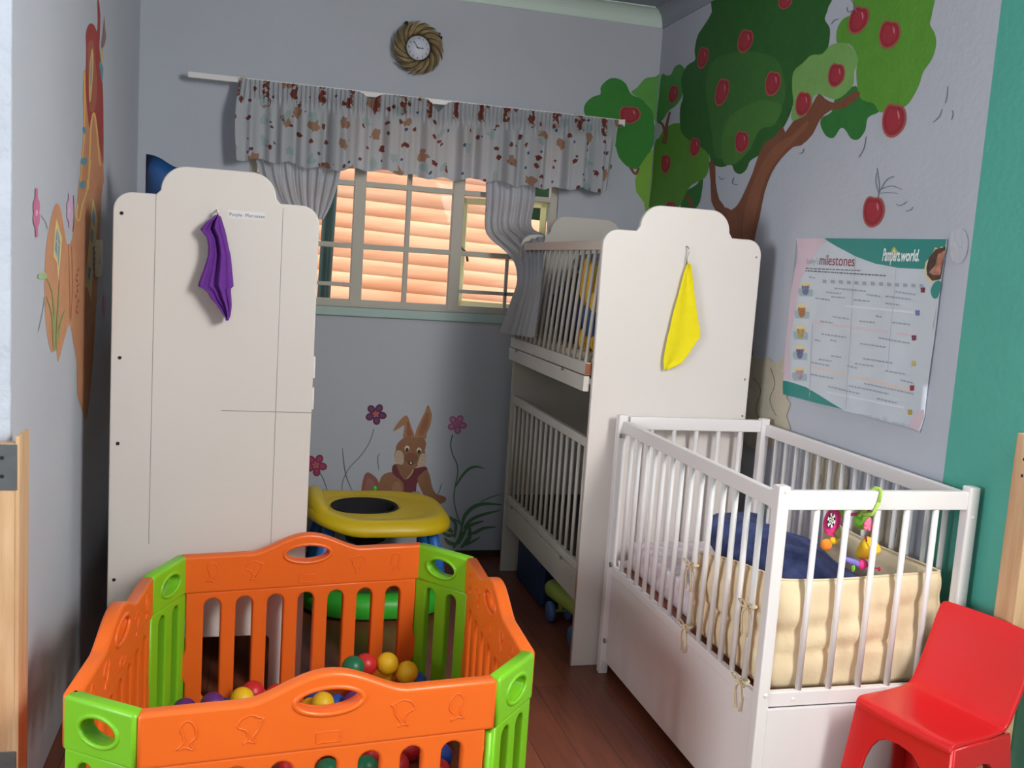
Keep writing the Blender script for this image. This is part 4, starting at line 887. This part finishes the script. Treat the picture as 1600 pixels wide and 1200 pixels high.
# cream bumper wrapped round the near end
M_BUMP = mat('cream_quilted_cotton', (234, 212, 176), .9, .35, 26, .04, 10)
def bumper():
    bt = thing('cot_bumper', (1.52, 2.2, .4), 'cream quilted bumper tied round the near end of the front cot', 'cot bumper')
    path = [Vector((CX0+.045, 2.50, 0)), Vector((CX0+.042, 2.25, 0)), Vector((CX0+.043, 2.12, 0)), Vector((CX0+.058, CY0+.050, 0)), Vector((CX0+.10, CY0+.043, 0)), Vector((1.50, CY0+.043, 0)), Vector((CX1-.10, CY0+.045, 0)), Vector((CX1-.055, CY0+.056, 0)), Vector((CX1-.045, 2.13, 0)), Vector((CX1-.045, 2.45, 0)), Vector((CX1-.045, 2.62, 0))]
    pts = [Vector(p) for p in smoothpts([tuple(p) for p in path], 12, False)]; K = len(pts); nv = 20; bm = bmesh.new(); rr = random.Random(2)
    ph = [rr.uniform(0, 6) for _ in range(6)]; S = 0; G = {1: [], -1: []}
    for i, p in enumerate(pts):
        t = (pts[min(K-1, i+1)]-pts[max(0, i-1)]).normalized(); nn = Vector((t.y, -t.x, 0)) 
        if i: S += (pts[i]-pts[i-1]).length
        ht = .222+.066*min(1, S/.38)+.006*sin(S*9)
        for s in (1, -1):
            col = []
            for j in range(nv+1):
                v = j/nv; e = (1-abs(2*v-1)**3.5); seam = min(abs(S-.40), abs(S-.83), abs(S-.03), abs(S-1.3)); q = 1-.55*math.exp(-(seam/.012)**2)
                wr = .0035*sin(S*38+5*v+ph[0])+.0035*sin(S*21-9*v+ph[1])+.003*sin(v*9+S*14+ph[2])+.0015*sin(v*24-S*17)-.008*math.exp(-((v-.36-.04*sin(S*11))/.03)**2)-.005*math.exp(-((v-.62-.5*(S-.6))/.05)**2)
                col.append(bm.verts.new(p+nn*(s*(.002+.011*e*q)+wr*e)+Vector((0, 0, .402+ht*v))))
            G[s].append(col)
    for s in (1, -1):
        for i in range(K-1):
            for j in range(nv):
                q = (G[s][i][j], G[s][i+1][j], G[s][i+1][j+1], G[s][i][j+1]); bm.faces.new(q if s > 0 else q[::-1])
    for i in range(K-1):
        for j in (0, nv): bm.faces.new((G[1][i][j], G[-1][i][j], G[-1][i+1][j], G[1][i+1][j]))
    for i in (0, K-1):
        for j in range(nv): bm.faces.new((G[1][i][j], G[1][i][j+1], G[-1][i][j+1], G[-1][i][j]))
    pp = [G[1][i][nv].co.lerp(G[-1][i][nv].co, .5)+Vector((0, 0, .002)) for i in range(0, K, 2)]
    bmesh.ops.recalc_face_normals(bm, faces=bm.faces[:]); from_bm('quilted_pad', bm, M_BUMP, bt, True)
    bm = bmesh.new()
    tube(bm, pp, .0035, 6); from_bm('piping', bm, M_BUMP, bt)
    ysl = [CY0+PW+(CY1-PW-.02-CY0-PW)*(i+1)/(n+1) for i in range(n)]
    def bow(y, z):
        bm = bmesh.new(); X = CX0+.003
        tube(bm, [(X+.012+.011*cos(a), y+.012*sin(a), z) for a in [2*pi*k/10 for k in range(10)]], .0035, 6, True)
        for s in (-1, 1):
            tube(bm, [(X, y, z), (X-.006, y+s*.018, z+.014), (X-.008, y+s*.036, z+.008), (X-.004, y+s*.022, z-.006), (X, y, z)], .0032, 6, flat=.6)
            tube(bm, [(X, y, z), (X-.005, y+s*.014, z-.02), (X-.003, y+s*.018, z-.045), (X-.004, y+s*.012-.004, z-.075)], .0032, 6, flat=.6)
        from_bm('tie_bow', bm, M_BUMP, bt)
    bow(ysl[0]+.0, .60); bow(ysl[0], .40); bow(ysl[5], .60); bow(ysl[5], .415)
bumper()
# navy cushion
bm = bmesh.new(); ellipsoid(bm, (0, 0, 0), (.28, .21, .085), 36, 20, p=.75)
for v in bm.verts:
    v.co.z += .007*sin(v.co.x*33+v.co.y*20)+.005*sin(v.co.y*45)
    v.co.x *= 1-.1*abs(v.co.y/.2)
bm.transform(Matrix.Translation((1.535, 2.45, .600)) @ Matrix.Rotation(radians(-58), 4, 'Z') @ Matrix.Rotation(radians(17), 4, 'Y') @ Matrix.Rotation(radians(-12), 4, 'X'))
for v in bm.verts: v.co.z = max(v.co.z, .494+.001*sin(v.co.x*50)); v.co.x = min(max(v.co.x, CX0+.07), CX1-.075); v.co.y = max(v.co.y, CY0+.075)
cu_ = from_bm('navy_cushion', bm, mat('navy_velour', (72, 82, 132), .8, .4, 22, .35, 20, (34, 42, 84)), smooth=True); tag(cu_, 'navy blue mottled cushion lying in the front cot behind the cream bumper', 'cushion')

# hanging activity toy
tx = thing('hanging_toy', on_y(1370, 768, CY0+.014), 'colourful plush activity toy strapped to the near rail of the front cot', 'toy')
YT = CY0+.036
def q(px, py, dy=0): return on_y(px, py, YT+dy)
c = lambda nm, rgb: mat(nm, rgb, .8, .2, 90)
MLG, MPK, MYE, MPU, MOR = c('toy_green', (122, 196, 60)), c('toy_pink', (232, 60, 140)), c('toy_yellow', (244, 196, 40)), c('toy_violet', (134, 122, 206)), c('toy_orange', (240, 140, 44))
r0 = q(1372, 768, -.022)
bm = bmesh.new(); xz = on_y(1374, 770, CY0); tube(bm, [(xz.x, CY0-.003, .90), (xz.x+.004, CY0-.002, .926), (xz.x+.004, CY0+.006, .9305), (xz.x+.002, CY0+.022, .9305), (xz.x-.002, CY0+.030, .92), (xz.x-.012, CY0+.032, .87), (xz.x-.03, CY0+.034, .855)], .006, 6, flat=.5)
tube(bm, [(xz.x, CY0-.003, .90), (xz.x-.008, CY0-.004, .884), (xz.x-.014, CY0-.003, .870), (xz.x-.02, CY0+.026, .862)], .006, 6, flat=.5)
from_bm('strap', bm, c('toy_lime', (170, 206, 90)), tx)
def blob(nm, px, py, r, m, dy=0, rot=0, seg=18, parent=tx):
    bm = bmesh.new(); ellipsoid(bm, q(px, py, dy), r, seg, 12, Matrix.Rotation(radians(rot), 3, 'Y')); return from_bm(nm, bm, m, parent, True)
blob('ball', 1349, 812, (.026, .018, .026), MLG, .012); blob('leaf', 1318, 800, (.022, .012, .014), MLG, .016, 30)
blob('wing', 1300, 815, (.024, .010, .036), MPK, .012, 8)
# black and white disc
dc = q(1299, 813, -.001); bm = bmesh.new()
for k in range(12):
    a0, a1 = 2*pi*k/12, 2*pi*(k+1)/12
    for (ra, rb, ph_) in ((0, .55, 0), (.55, 1, 1)):
        A = [dc+Vector((.0115*r_*cos(a), -.0006, .020*r_*sin(a))) for r_, a in ((ra, a0), (rb, a0), (rb, a1), (ra, a1))]
        try:
            f = bm.faces.new([bm.verts.new(p) for p in (A if ra else A[1:])]); f.material_index = (k+ph_) % 2
        except Exception: pass
for f in bm.faces:
    f.normal_update()
    if f.normal.y > 0: f.normal_flip()
from_bm('spiral_disc', bm, parent=tx, mats=[c('toy_white', (236, 232, 228)), c('toy_black', (24, 22, 26))])
blob('flower', 1356, 818, (.011, .008, .018), c('toy_rose', (238, 120, 150)), -.008, 20)
for a in range(5): blob('petal', 1357+5*cos(a*1.257), 822+5*sin(a*1.257), (.0055, .003, .0055), c('toy_rose', (238, 120, 150)), -.012, 0, 8)
blob('ring', 1311, 832, (.014, .010, .016), c('toy_olive', (150, 156, 96)), .010)
# yellow cup shape
bm = bmesh.new(); lathe(bm, [(0, -.03), (.012, -.03), (.018, -.02), (.024, .005), (.026, .02), (.022, .022), (.014, .014), (0, .012)], 20, q(1355, 858, .012), Matrix.Rotation(radians(18), 3, 'Y') @ Matrix.Rotation(radians(35), 3, 'X')); bmesh.ops.recalc_face_normals(bm, faces=bm.faces[:]); from_bm('bell', bm, MYE, tx)
blob('beak', 1291, 851, (.016, .010, .016), MOR, .010); blob('tail', 1303, 845, (.013, .008, .009), MYE, .006, 20)
bm = bmesh.new(); tube(bm, [q(1318, 872, .01), q(1327, 876, .008), q(1337, 880, .008), q(1346, 884, .006)], [.004, .008, .009, .006], 10); from_bm('worm_body', bm, MPU, tx)
blob('worm_head', 1348, 882, (.014, .010, .013), MPK, .004); blob('worm_fin', 1333, 888, (.005, .005, .010), MLG, .004)
bm = bmesh.new(); tube(bm, [q(1352, 882, .004), q(1362, 887, .002), q(1372, 888, 0)], [.004, .003, .002], 6); ellipsoid(bm, q(1374, 889, 0), (.004, .004, .006), 8, 6); from_bm('worm_tail', bm, c('toy_crimson', (190, 30, 84)), tx)
bm = bmesh.new(); tube(bm, [q(1370, 785, 0), q(1355, 800, .01)], .0025, 6); tube(bm, [q(1352, 836, .01), q(1354, 846, .01)], .0025, 6); tube(bm, [q(1350, 868, .01), q(1348, 878, .006)], .0025, 6); tube(bm, [q(1340, 803, .01), q(1306, 806, .012)], .004, 6); tube(bm, [q(1312, 822, .01), q(1296, 846, .01)], .003, 6); from_bm('cord', bm, MPK, tx)

# ------------------------------------------------------------------ play pen
HP = .5
CR = [(-.292, 2.753), (-.21, 2.956), (.551, 3.06), (.698, 2.886), (.679, 2.134), (.551, 1.988), (-.206, 1.906), (-.361, 2.017)]
pen = thing('play_pen', (.17, 2.48, 0), 'plastic play pen of orange and lime green panels with oval handle holes', 'play pen')
def slot(cx, z0, z1, w_):
    r = w_/2; pts = [(cx+r*cos(radians(a)), z0+r+r*sin(radians(a))) for a in range(180, 361, 22)] + [(cx+r*cos(radians(a)), z1-r+r*sin(radians(a))) for a in range(0, 181, 22)]
    return pts
def pen_panel(a, b, big, name, label=None, hook=True):
    a = Vector((*a, 0)); b = Vector((*b, 0)); W_ = (b-a).length; d = (b-a).normalized(); out = Vector((d.y, -d.x, 0))
    cen = Vector((.17, 2.48, 0)); 
    if (out.dot((a+b)/2-cen)) < 0: out = -out
    T_ = .036; base = .385; Hh = HP
    g = .003; st = .022 if big else .010
    # lower sheet with slots
    lo = [(g+st, 0), (W_-g-st, 0), (W_-g-st, .10), (W_-g-st+.014, .13), (W_-g-st+.014, .17), (W_-g-st, .21), (W_-g-st, base), (g+st, base), (g+st, .21), (g+st-.014, .17), (g+st-.014, .13), (g+st, .10)]
    if not big: lo = [(g+.002, 0), (W_-g-.002, 0), (W_-g-.002, base), (g+.002, base)]
    holes = []
    if big:
        nS = 7; pitch = .094*W_/.765; c0 = W_/2-pitch*3
        for i in range(nS): holes.append(slot(c0+i*pitch, .035, base-.022, .050))
    else:
        for cx in (W_*.31, W_*.69): holes.append(slot(cx, .035, base-.022, .040 if W_ > .18 else .034))
    me1 = plate_mesh([lo]+holes, T_*.8, .006, 3)
    # top band with handle hump
    up = [(g, base-.003), (W_-g, base-.003), (W_-g, Hh-.008), (W_-g-.008, Hh)]
    if big:
        m = W_/2; hw = .15
        for i in range(0, 25):
            t = 1-2*i/24; x = m+t*hw*1.12; up.append((x, Hh+.052*(cos(max(-1, min(1, t))*pi/1.0)*.5+.5)**.75))
        hole = ellipse(m, Hh-.010, .068, .025, 28)
    else:
        hole = ellipse(W_/2, Hh-.058, W_*.235, .026, 24)
    up += [(g+.008, Hh), (g, Hh-.008)]
    me2 = plate_mesh([up, hole], T_, .009, 4)
    bm = bmesh.new(); bm.from_mesh(me1); bm.from_mesh(me2)
    # raised ring round the hole, embossed sea creatures
    def relief(pts, r=.0016, closed=False, S=1, ox=0, oz=0):
        for s in (1, -1): tube(bm, [(ox+x*S, oz+z*S, s*(T_/2+.0004)) for x, z in pts], r, 5, closed)
    hx, hz = (W_/2, Hh-.010) if big else (W_/2, Hh-.058)
    ring = [(x, z) for x, z in (ellipse(hx, hz, .073, .030, 28) if big else ellipse(hx, hz, W_*.235+.006, .032, 24))]
    for s in (1, -1): tube(bm, [(x, z, s*(T_/2-.002)) for x, z in ring], .006, 8, True)
    if big:
        dolphin = smoothpts([(-.030, .010), (-.022, .026), (0, .034), (.020, .026), (.030, .024), (.022, .018), (.018, .000), (.004, -.022), (.010, -.034), (-.004, -.028), (-.016, -.034), (-.006, -.018), (-.010, -.002), (-.022, .004)], 3)
        fish = smoothpts([(-.014, .030), (0, .036), (.014, .020), (.016, -.004), (.004, -.018), (.012, -.034), (-.006, -.026), (-.024, -.030), (-.010, -.014), (-.012, .004), (-.018, .016)], 3)
        for ox, sh_ in ((W_*.13, fish), (W_*.29, dolphin), (W_*.71, [(-x, z) for x, z in dolphin]), (W_*.87, [(-x, z) for x, z in fish])):
            relief(sh_, .0017, True, .9, ox, Hh-.055)
        relief([(W_/2-.026, Hh-.078), (W_/2+.026, Hh-.078), (W_/2+.026, Hh-.102), (W_/2-.026, Hh-.102)], .0013, True)
    bpy.data.meshes.remove(me1); bpy.data.meshes.remove(me2)
    M_ = Matrix(((d.x, 0, out.x, a.x-out.x*T_/2), (d.y, 0, out.y, a.y-out.y*T_/2), (0, 1, 0, 0), (0, 0, 0, 1)))
    bm.transform(M_); bmesh.ops.recalc_face_normals(bm, faces=bm.faces[:])
    o = from_bm(name, bm, M_ORANGE if big else M_LIME, pen)
    if label: o['label'] = label
    # hinge stub that closes the corner
    return o
for i in range(8):
    a, b = CR[i], CR[(i+1) % 8]
    big = math.hypot(a[0]-b[0], a[1]-b[1]) > .4
    pen_panel(a, b, big, 'long_panel' if big else 'corner_panel', 'orange panel' if big else 'lime green panel')
for i in range(8):
    a = Vector((*CR[i], 0)); cen = Vector((.17, 2.48, 0)); p = a+(cen-a).normalized()*.020
    mktube('hinge_pin', [p+Vector((0, 0, .02)), p+Vector((0, 0, HP-.13))], .009, M_LIME if i % 2 else M_ORANGE, pen, 10)

# ------------------------------------------------------------------ play balls
RBL = .035
bcol = {'yellow': mat('yellow_ball', (240, 196, 30), .45, .1, 90), 'red': mat('red_ball', (206, 40, 46), .4, .05, 60), 'blue': mat('blue_ball', (24, 84, 186), .4, .05, 60), 'purple': mat('purple_ball', (96, 40, 120), .4, .05, 60), 'green': mat('green_ball', (20, 110, 72), .4, .05, 60), 'orange': mat('orange_ball', (226, 104, 44), .4, .05, 60)}
def ballmesh(col):
    bm = bmesh.new(); prof = []
    for i in range(17):
        a = -pi/2+pi*i/16; r_ = RBL*(1-.008*math.exp(-(sin(a)/.06)**2)); prof.append((max(0, r_*cos(a)), r_*sin(a)))
    lathe(bm, prof, 28); bmesh.ops.recalc_face_normals(bm, faces=bm.faces[:]); me = bpy.data.meshes.new('play_ball'); bm.to_mesh(me); bm.free(); me.materials.append(bcol[col]); return me
bme = {k: ballmesh(k) for k in bcol}
balls = []
def inside(x, y, mrg=.055+.035):
    k = len(CR); s = 1e9
    for i in range(k):
        a, b = Vector(CR[i]), Vector(CR[(i+1) % k]); d = (b-a).normalized(); nrm = Vector((d.y, -d.x)); s = min(s, nrm.dot(Vector((x, y))-a))
    return s > mrg
def rest(x, y):
    z = RBL
    for bx, by, bz, _ in balls:
        d2 = (bx-x)**2+(by-y)**2
        if d2 < (2*RBL)**2: z = max(z, bz+sqrt((2*RBL)**2-d2))
    return z
def place(px, py, col, lab_, fill=None):
    # follow the sight line until the ball comes to rest on the floor or on the heap
    best = None; Y = 2.05
    while Y < 3.1:
        p = on_y(px, py, Y)
        if inside(p.x, p.y) and p.z <= rest(p.x, p.y)+.002: best = p; break
        if inside(p.x, p.y): last = p
        Y += .004
    if best is None: best = last; best = Vector((best.x, best.y, rest(best.x, best.y)))
    z = rest(best.x, best.y); balls.append((best.x, best.y, z, (col, lab_)))
cols = list(bcol)
for a in ((525, 1102, 'blue', 'blue ball seen through the near handle hole'), (485, 1108, 'yellow', 'yellow ball at the left of the near handle hole'), (552, 1098, 'purple', 'purple ball at the right of the near handle hole'), (504, 1100, 'yellow', 'brightest yellow ball in the middle of the near handle hole'),
          (620, 1195, 'red', 'red ball seen through a slot of the near orange panel'), (688, 1180, 'blue', 'blue ball seen through the rightmost slots of the near orange panel'), (572, 1200, 'green', 'green ball low behind a slot of the near orange panel'), (684, 1205, 'red', 'red ball below the blue one behind the near right slots'), (512, 1205, 'green', 'green ball low behind the middle slot of the near panel')):
    place(*a)
rb = random.Random(21)
# bottom layer
cnt = 0; tries = 0
while cnt < 46 and tries < 4000:
    tries += 1; x = rb.uniform(-.15, .60); y = rb.uniform(2.52, 2.95)
    if not inside(x, y): continue
    if x < .1 and y < 2.7 and rb.random() < .6: continue
    z = rest(x, y)
    if z > RBL+.001: continue
    balls.append((x, y, z, (rb.choice(cols if y > 2.7 else ['red', 'green', 'orange']), None))); cnt += 1
for a in ((598, 1062, 'yellow', 'yellow ball in front of two others at the back right of the play pen'), (650, 1068, 'blue', 'blue ball nearest the green corner panel at the back right of the play pen'),
          (636, 1050, 'yellow', 'right one of the two highest yellow balls in the play pen'), (605, 1037, 'yellow', 'topmost yellow ball in the play pen'),
          (570, 1062, 'red', 'red ball just left of the heap of yellow balls'), (551, 1053, 'green', 'green ball left of the red ball near the yellow heap'),
          (395, 1082, 'red', 'red ball behind the lone yellow ball on the left'), (378, 1092, 'yellow', 'lone yellow ball at the left of the play pen'),
          (332, 1100, 'purple', 'purple ball left of the lone yellow ball'), (288, 1110, 'purple', 'purple ball in the left corner of the play pen'), (432, 1088, 'red', 'red ball right of the lone yellow ball'),
          ): place(*a)
for x, y, z, (col, l_) in balls:
    o = bpy.data.objects.new('play_ball', bme[col]); C.objects.link(o); o.location = (x, y, z)
    tag(o, l_ or ('%s plastic ball low in the heap inside the play pen' % col), 'ball', 'balls in the play pen')

# ------------------------------------------------------------------ baby walker
wk = thing('baby_walker', (.5, 3.93, 0), 'baby walker with yellow tray, black seat and green base behind the play pen', 'baby walker')
MYP = mat('yellow_walker_plastic', (224, 190, 24), .4, .05, 40, .06, 5); MGP = mat('green_walker_plastic', (60, 190, 50), .4, .03, 30); MBP = mat('blue_walker_plastic', (40, 110, 200), .4)
WC = Vector((.505, 3.93))
def superell(rx, ry, n_=40, e=2.6, cx=0, cy=0):
    out = []
    for i in range(n_):
        a = 2*pi*i/n_; ca, sa = cos(a), sin(a); out.append((cx+rx*math.copysign(abs(ca)**(2/e), ca), cy+ry*math.copysign(abs(sa)**(2/e), sa)))
    return out
def ringloft(bm, loops):
    R_ = [[bm.verts.new(p) for p in l] for l in loops]; k = len(R_[0])
    for A, B_ in zip(R_, R_[1:]):
        for i in range(k): bm.faces.new((A[i], A[(i+1) % k], B_[(i+1) % k], B_[i])).smooth = True
def wl(rx, ry, z, cx=0, cy=0, e=2.6, tilt=0, lift=None):
    return [Vector((WC.x+x, WC.y+y, z+tilt*x+(lift(x, y) if lift else 0))) for x, y in superell(rx, ry, 48, e, cx, cy)]
lift = lambda x, y: .05*max(0, (-x-.10)/.2)**1.2*(1 if y < .1 else .6)
bm = bmesh.new()
ringloft(bm, [wl(.288, .27, .335, e=3.2, lift=lift), wl(.300, .285, .342, e=3.2, lift=lift), wl(.298, .283, .365, e=3.2, lift=lift), wl(.275, .262, .393, e=3, lift=lift), wl(.250, .24, .400, lift=lift), wl(.235, .222, .392, lift=lift), wl(.19, .180, .390, -.03, 0, 2.3), wl(.155, .145, .398, -.05, 0, 2.2), wl(.138, .130, .392, -.05, 0, 2.1), wl(.138, .130, .35, -.05, 0, 2.1), wl(.28, .26, .338, e=3.2, lift=lift), wl(.288, .27, .335, e=3.2, lift=lift)])
bmesh.ops.recalc_face_normals(bm, faces=bm.faces[:]); tray = from_bm('tray', bm, MYP, wk)
bm = bmesh.new(); ringloft(bm, [wl(.139, .131, .395, -.05, 0, 2.1), wl(.13, .12, .388, -.05, 0, 2.1), wl(.12, .11, .36, -.04, 0, 2.1), wl(.08, .07, .25, -.04, 0, 2.1), wl(.01, .01, .23, -.04, 0, 2.1)])
bmesh.ops.recalc_face_normals(bm, faces=bm.faces[:]); seat = from_bm('seat', bm, mat('black_fabric', (26, 26, 32), .9, .3, 40), wk); md = seat.modifiers.new('t', 'SOLIDIFY'); md.thickness = .004
mktube('tray_hump', [(WC.x-.20, WC.y-.23, .375), (WC.x-.235, WC.y-.17, .40), (WC.x-.255, WC.y-.08, .425), (WC.x-.26, WC.y+.03, .43), (WC.x-.25, WC.y+.12, .415), (WC.x-.22, WC.y+.2, .38)], [.02, .034, .040, .040, .034, .02], MYP, wk, 14)
bm = bmesh.new(); ellipsoid(bm, (WC.x+.02, WC.y+.25, .408), (.010, .010, .012), 10, 8); from_bm('knob', bm, MGP, wk, True)
bm = bmesh.new()
ringloft(bm, [wl(.30, .30, .012), wl(.315, .31, .02), wl(.31, .305, .075), wl(.285, .28, .10), wl(.235, .225, .10), wl(.225, .21, .03), wl(.22, .205, .012), wl(.30, .30, .012)])
bmesh.ops.recalc_face_normals(bm, faces=bm.faces[:]); from_bm('base', bm, MGP, wk)
for sx, sy in ((1, -1), (-1, -1), (1, 1), (-1, 1)):
    mktube('leg', [(WC.x+sx*.245, WC.y+sy*.20, .09), (WC.x+sx*.235, WC.y+sy*.19, .22), (WC.x+sx*.20, WC.y+sy*.175, .36)], [.028, .026, .024], MBP, wk, 14)
    bm = bmesh.new(); ellipsoid(bm, (WC.x+sx*.23, WC.y+sy*.21, .014), (.014, .014, .014), 12, 8); from_bm('castor', bm, M_DARK, wk, True)
mktube('crotch_panel', [(WC.x-.04, WC.y-.03, .30), (WC.x-.04, WC.y-.03, .19)], [.06, .035], mat('black_fabric', (26, 26, 32)), wk, 12)

# ------------------------------------------------------------------ toys under the right bunk
bm = bmesh.new(); box(bm, 1.19, 1.62, 3.75, 4.14, 0, .215, .02)
bb = thing('storage_box', (1.40, 3.95, 0), 'dark blue plastic storage box on the floor under the right bunk cot', 'box')
from_bm('body', bm, mat('navy_plastic', (20, 48, 92), .5), bb); mkbox('lid', 1.182, 1.628, 3.742, 4.148, .196, .218, mat('navy_plastic', (20, 48, 92)), bb, .006)
ct2 = thing('push_along_toy', (1.27, 3.45, 0), 'pale green rounded push-along toy with blue wheels under the right bunk cot', 'toy')
MGT = mat('pale_green_plastic', (158, 180, 80), .5)
bm = bmesh.new(); tube(bm, [(1.205, 3.66, .120), (1.21, 3.63, .125), (1.225, 3.55, .125), (1.25, 3.40, .125), (1.27, 3.28, .125)], [.026, .040, .040, .040, .036], 16); from_bm('body', bm, MGT, ct2)
for x, y in ((1.19, 3.59), (1.27, 3.60), (1.20, 3.32), (1.29, 3.31)):
    bm = bmesh.new(); lathe(bm, [(0, -.014), (.034, -.014), (.042, -.006), (.042, .006), (.034, .014), (0, .014)], 20, (x, y, .042), Matrix.Rotation(radians(90), 3, 'Y')); bmesh.ops.recalc_face_normals(bm, faces=bm.faces[:]); from_bm('wheel', bm, mat('blue_wheel', (70, 100, 150), .5), ct2)
bm = bmesh.new()
for y in (3.595, 3.315): tube(bm, [(1.19, y, .042), (1.28, y, .042)], .006, 8); tube(bm, [(1.235, y, .042), (1.235, y, .10)], .012, 8)
from_bm('axle', bm, MGT, ct2)

# ------------------------------------------------------------------ red chair
ch = thing('child_chair', (1.587, 1.844, 0), 'glossy red one-piece plastic child chair in front of the cot', 'chair')
wv = Vector((.25, -.968, 0)).normalized(); fv = Vector((-.968, -.25, 0)).normalized(); S0 = Vector((1.587, 1.844, 0)); SH = .43; HW, HD = .133, .100
D0 = S0-wv*HW-fv*HD+Vector((0, 0, SH))
d_ = ray(1474, 937); tt = (D0-CAM).dot(wv)/d_.dot(wv); TL = CAM+d_*tt
lean = -(TL-D0).dot(fv); BH = TL.z-SH
def sheet_profile(prof, hw, name, m, parent, th=.008, nW=12, curve=None):
    bm = bmesh.new(); G = []
    for k_, (f_, z_) in enumerate(prof):
        row = []
        for i in range(nW+1):
            u = -1+2*i/nW; p = S0+wv*(u*hw(k_/(len(prof)-1)))+fv*f_+Vector((0, 0, z_)); 
            if curve: p += curve(u, k_/(len(prof)-1))
            row.append(bm.verts.new(p))
        G.append(row)
    for a, b in zip(G, G[1:]):
        for i in range(nW): bm.faces.new((a[i], a[i+1], b[i+1], b[i])).smooth = True
    bmesh.ops.recalc_face_normals(bm, faces=bm.faces[:]); o = from_bm(name, bm, m, parent, True)
    md = o.modifiers.new('shell', 'SOLIDIFY'); md.thickness = th; md.offset = 0; bv = o.modifiers.new('round', 'BEVEL'); bv.width = .003; bv.segments = 2; bv.limit_method = 'ANGLE'
    return o
prof = smoothpts([(HD+.004, SH-.018), (HD, SH-.004), (HD-.02, SH), (0, SH-.002), (-HD+.03, SH+.002), (-HD+.006, SH+.016), (-HD-.016, SH+.06), (-HD-lean*.45, SH+BH*.5), (-HD-lean*.8, SH+BH*.85), (-HD-lean, SH+BH)], 5, False)
def hw(t): return HW*(1-.07*max(0, (t-.93)/.07)**2)
sheet_profile(prof, hw, 'seat_shell', M_RED, ch, .010, 16, lambda u, t: Vector((0, 0, -.004*(1-u*u) if t < .5 else 0))-fv*(.012*(1-u*u) if t > .55 else 0))
def legplate(p0, p1, outv, splay=.05):
    # one side of the chair: a splayed skirt with an arched opening
    W_ = (p1-p0).length; d = (p1-p0).normalized(); top = SH-.006; s = splay
    lw = .040
    outl = [(-s*.7, 0), (lw-s*.4, 0)]
    for i in range(13):
        a = pi-pi*i/12; outl.append((W_/2+(W_/2-lw)*math.copysign(abs(cos(a))**.7, cos(a)), .20+.172*sin(a)**.8 if 0 < i < 12 else .20))
    outl += [(W_-lw+s*.4, 0), (W_+s*.7, 0), (W_, top), (0, top)]
    me = plate_mesh([outl], .010, .003, 2)
    k_ = s/top
    for v in me.vertices:
        x, z, t_ = v.co.x, v.co.y, v.co.z
        p = p0+d*x+outv*(t_+(top-z)*k_*.7)+Vector((0, 0, z)); v.co = p
    o = link('leg_frame', me, M_RED, ch)
    bm = bmesh.new(); bm.from_mesh(me); bmesh.ops.recalc_face_normals(bm, faces=bm.faces[:]); bm.to_mesh(me); bm.free()
A_ = S0-wv*HW+fv*HD; B_ = S0+wv*HW+fv*HD; Cc = S0+wv*HW-fv*HD; Dd = S0-wv*HW-fv*HD
legplate(A_, B_, fv); legplate(B_, Cc, wv); legplate(Dd, Cc, -fv, .03); legplate(A_, Dd, -wv, .012)

# ------------------------------------------------------------------ wooden gate posts at the sides of the opening
p1 = on_y(28, 690, 2.20)
lg = thing('wooden_gate', (p1.x, 2.2, 0), 'pale plywood gate edge with grey metal corner plates against the left wall end', 'gate')
HZ = .985
bm = bmesh.new(); box(bm, p1.x-.30, p1.x, 2.20, 2.235, .02, p1.z-.005, .002); from_bm('board', bm, M_PLY, lg)
bm = bmesh.new(); box(bm, p1.x-.004, p1.x+.004, 2.198, 2.285, .02, p1.z+.012, .001); from_bm('edge_strip', bm, M_PLY, lg)
for z0, z1 in ((p1.z-.105, p1.z-.006), (.18, .29)):
    bm = bmesh.new(); box(bm, p1.x-.11, p1.x-.001, 2.1965, 2.1995, z0, z1, .001); cp = from_bm('corner_plate', bm, M_STEEL, lg)
    for dx, dz in ((-.03, .03), (-.03, .07), (-.08, .06)):
        q_ = Vector((p1.x+dx, 2.196, z0+dz)); mktube('screw', [q_, q_+Vector((0, .002, 0))], .0045, M_DARK, cp, 8)
a1 = on_x(1556, 930, XR-.045); a2 = on_x(1589, 930, XR-.045); zt = on_x(1591, 676, XR-.045).z
rg = thing('wooden_gate', (XR-.02, 1.85, 0), 'pale plywood gate edge against the teal wall behind the red chair', 'gate')
mkbox('board', XR-.045, XR-.002, a2.y, a1.y, 0, zt, M_PLY, rg, .003)
for z in (zt-.06, zt-.1):
    bm = bmesh.new(); ellipsoid(bm, (XR-.0455, (a1.y+a2.y)/2, z), (.002, .004, .004), 8, 6); from_bm('screw', bm, M_DARK, rg, True)
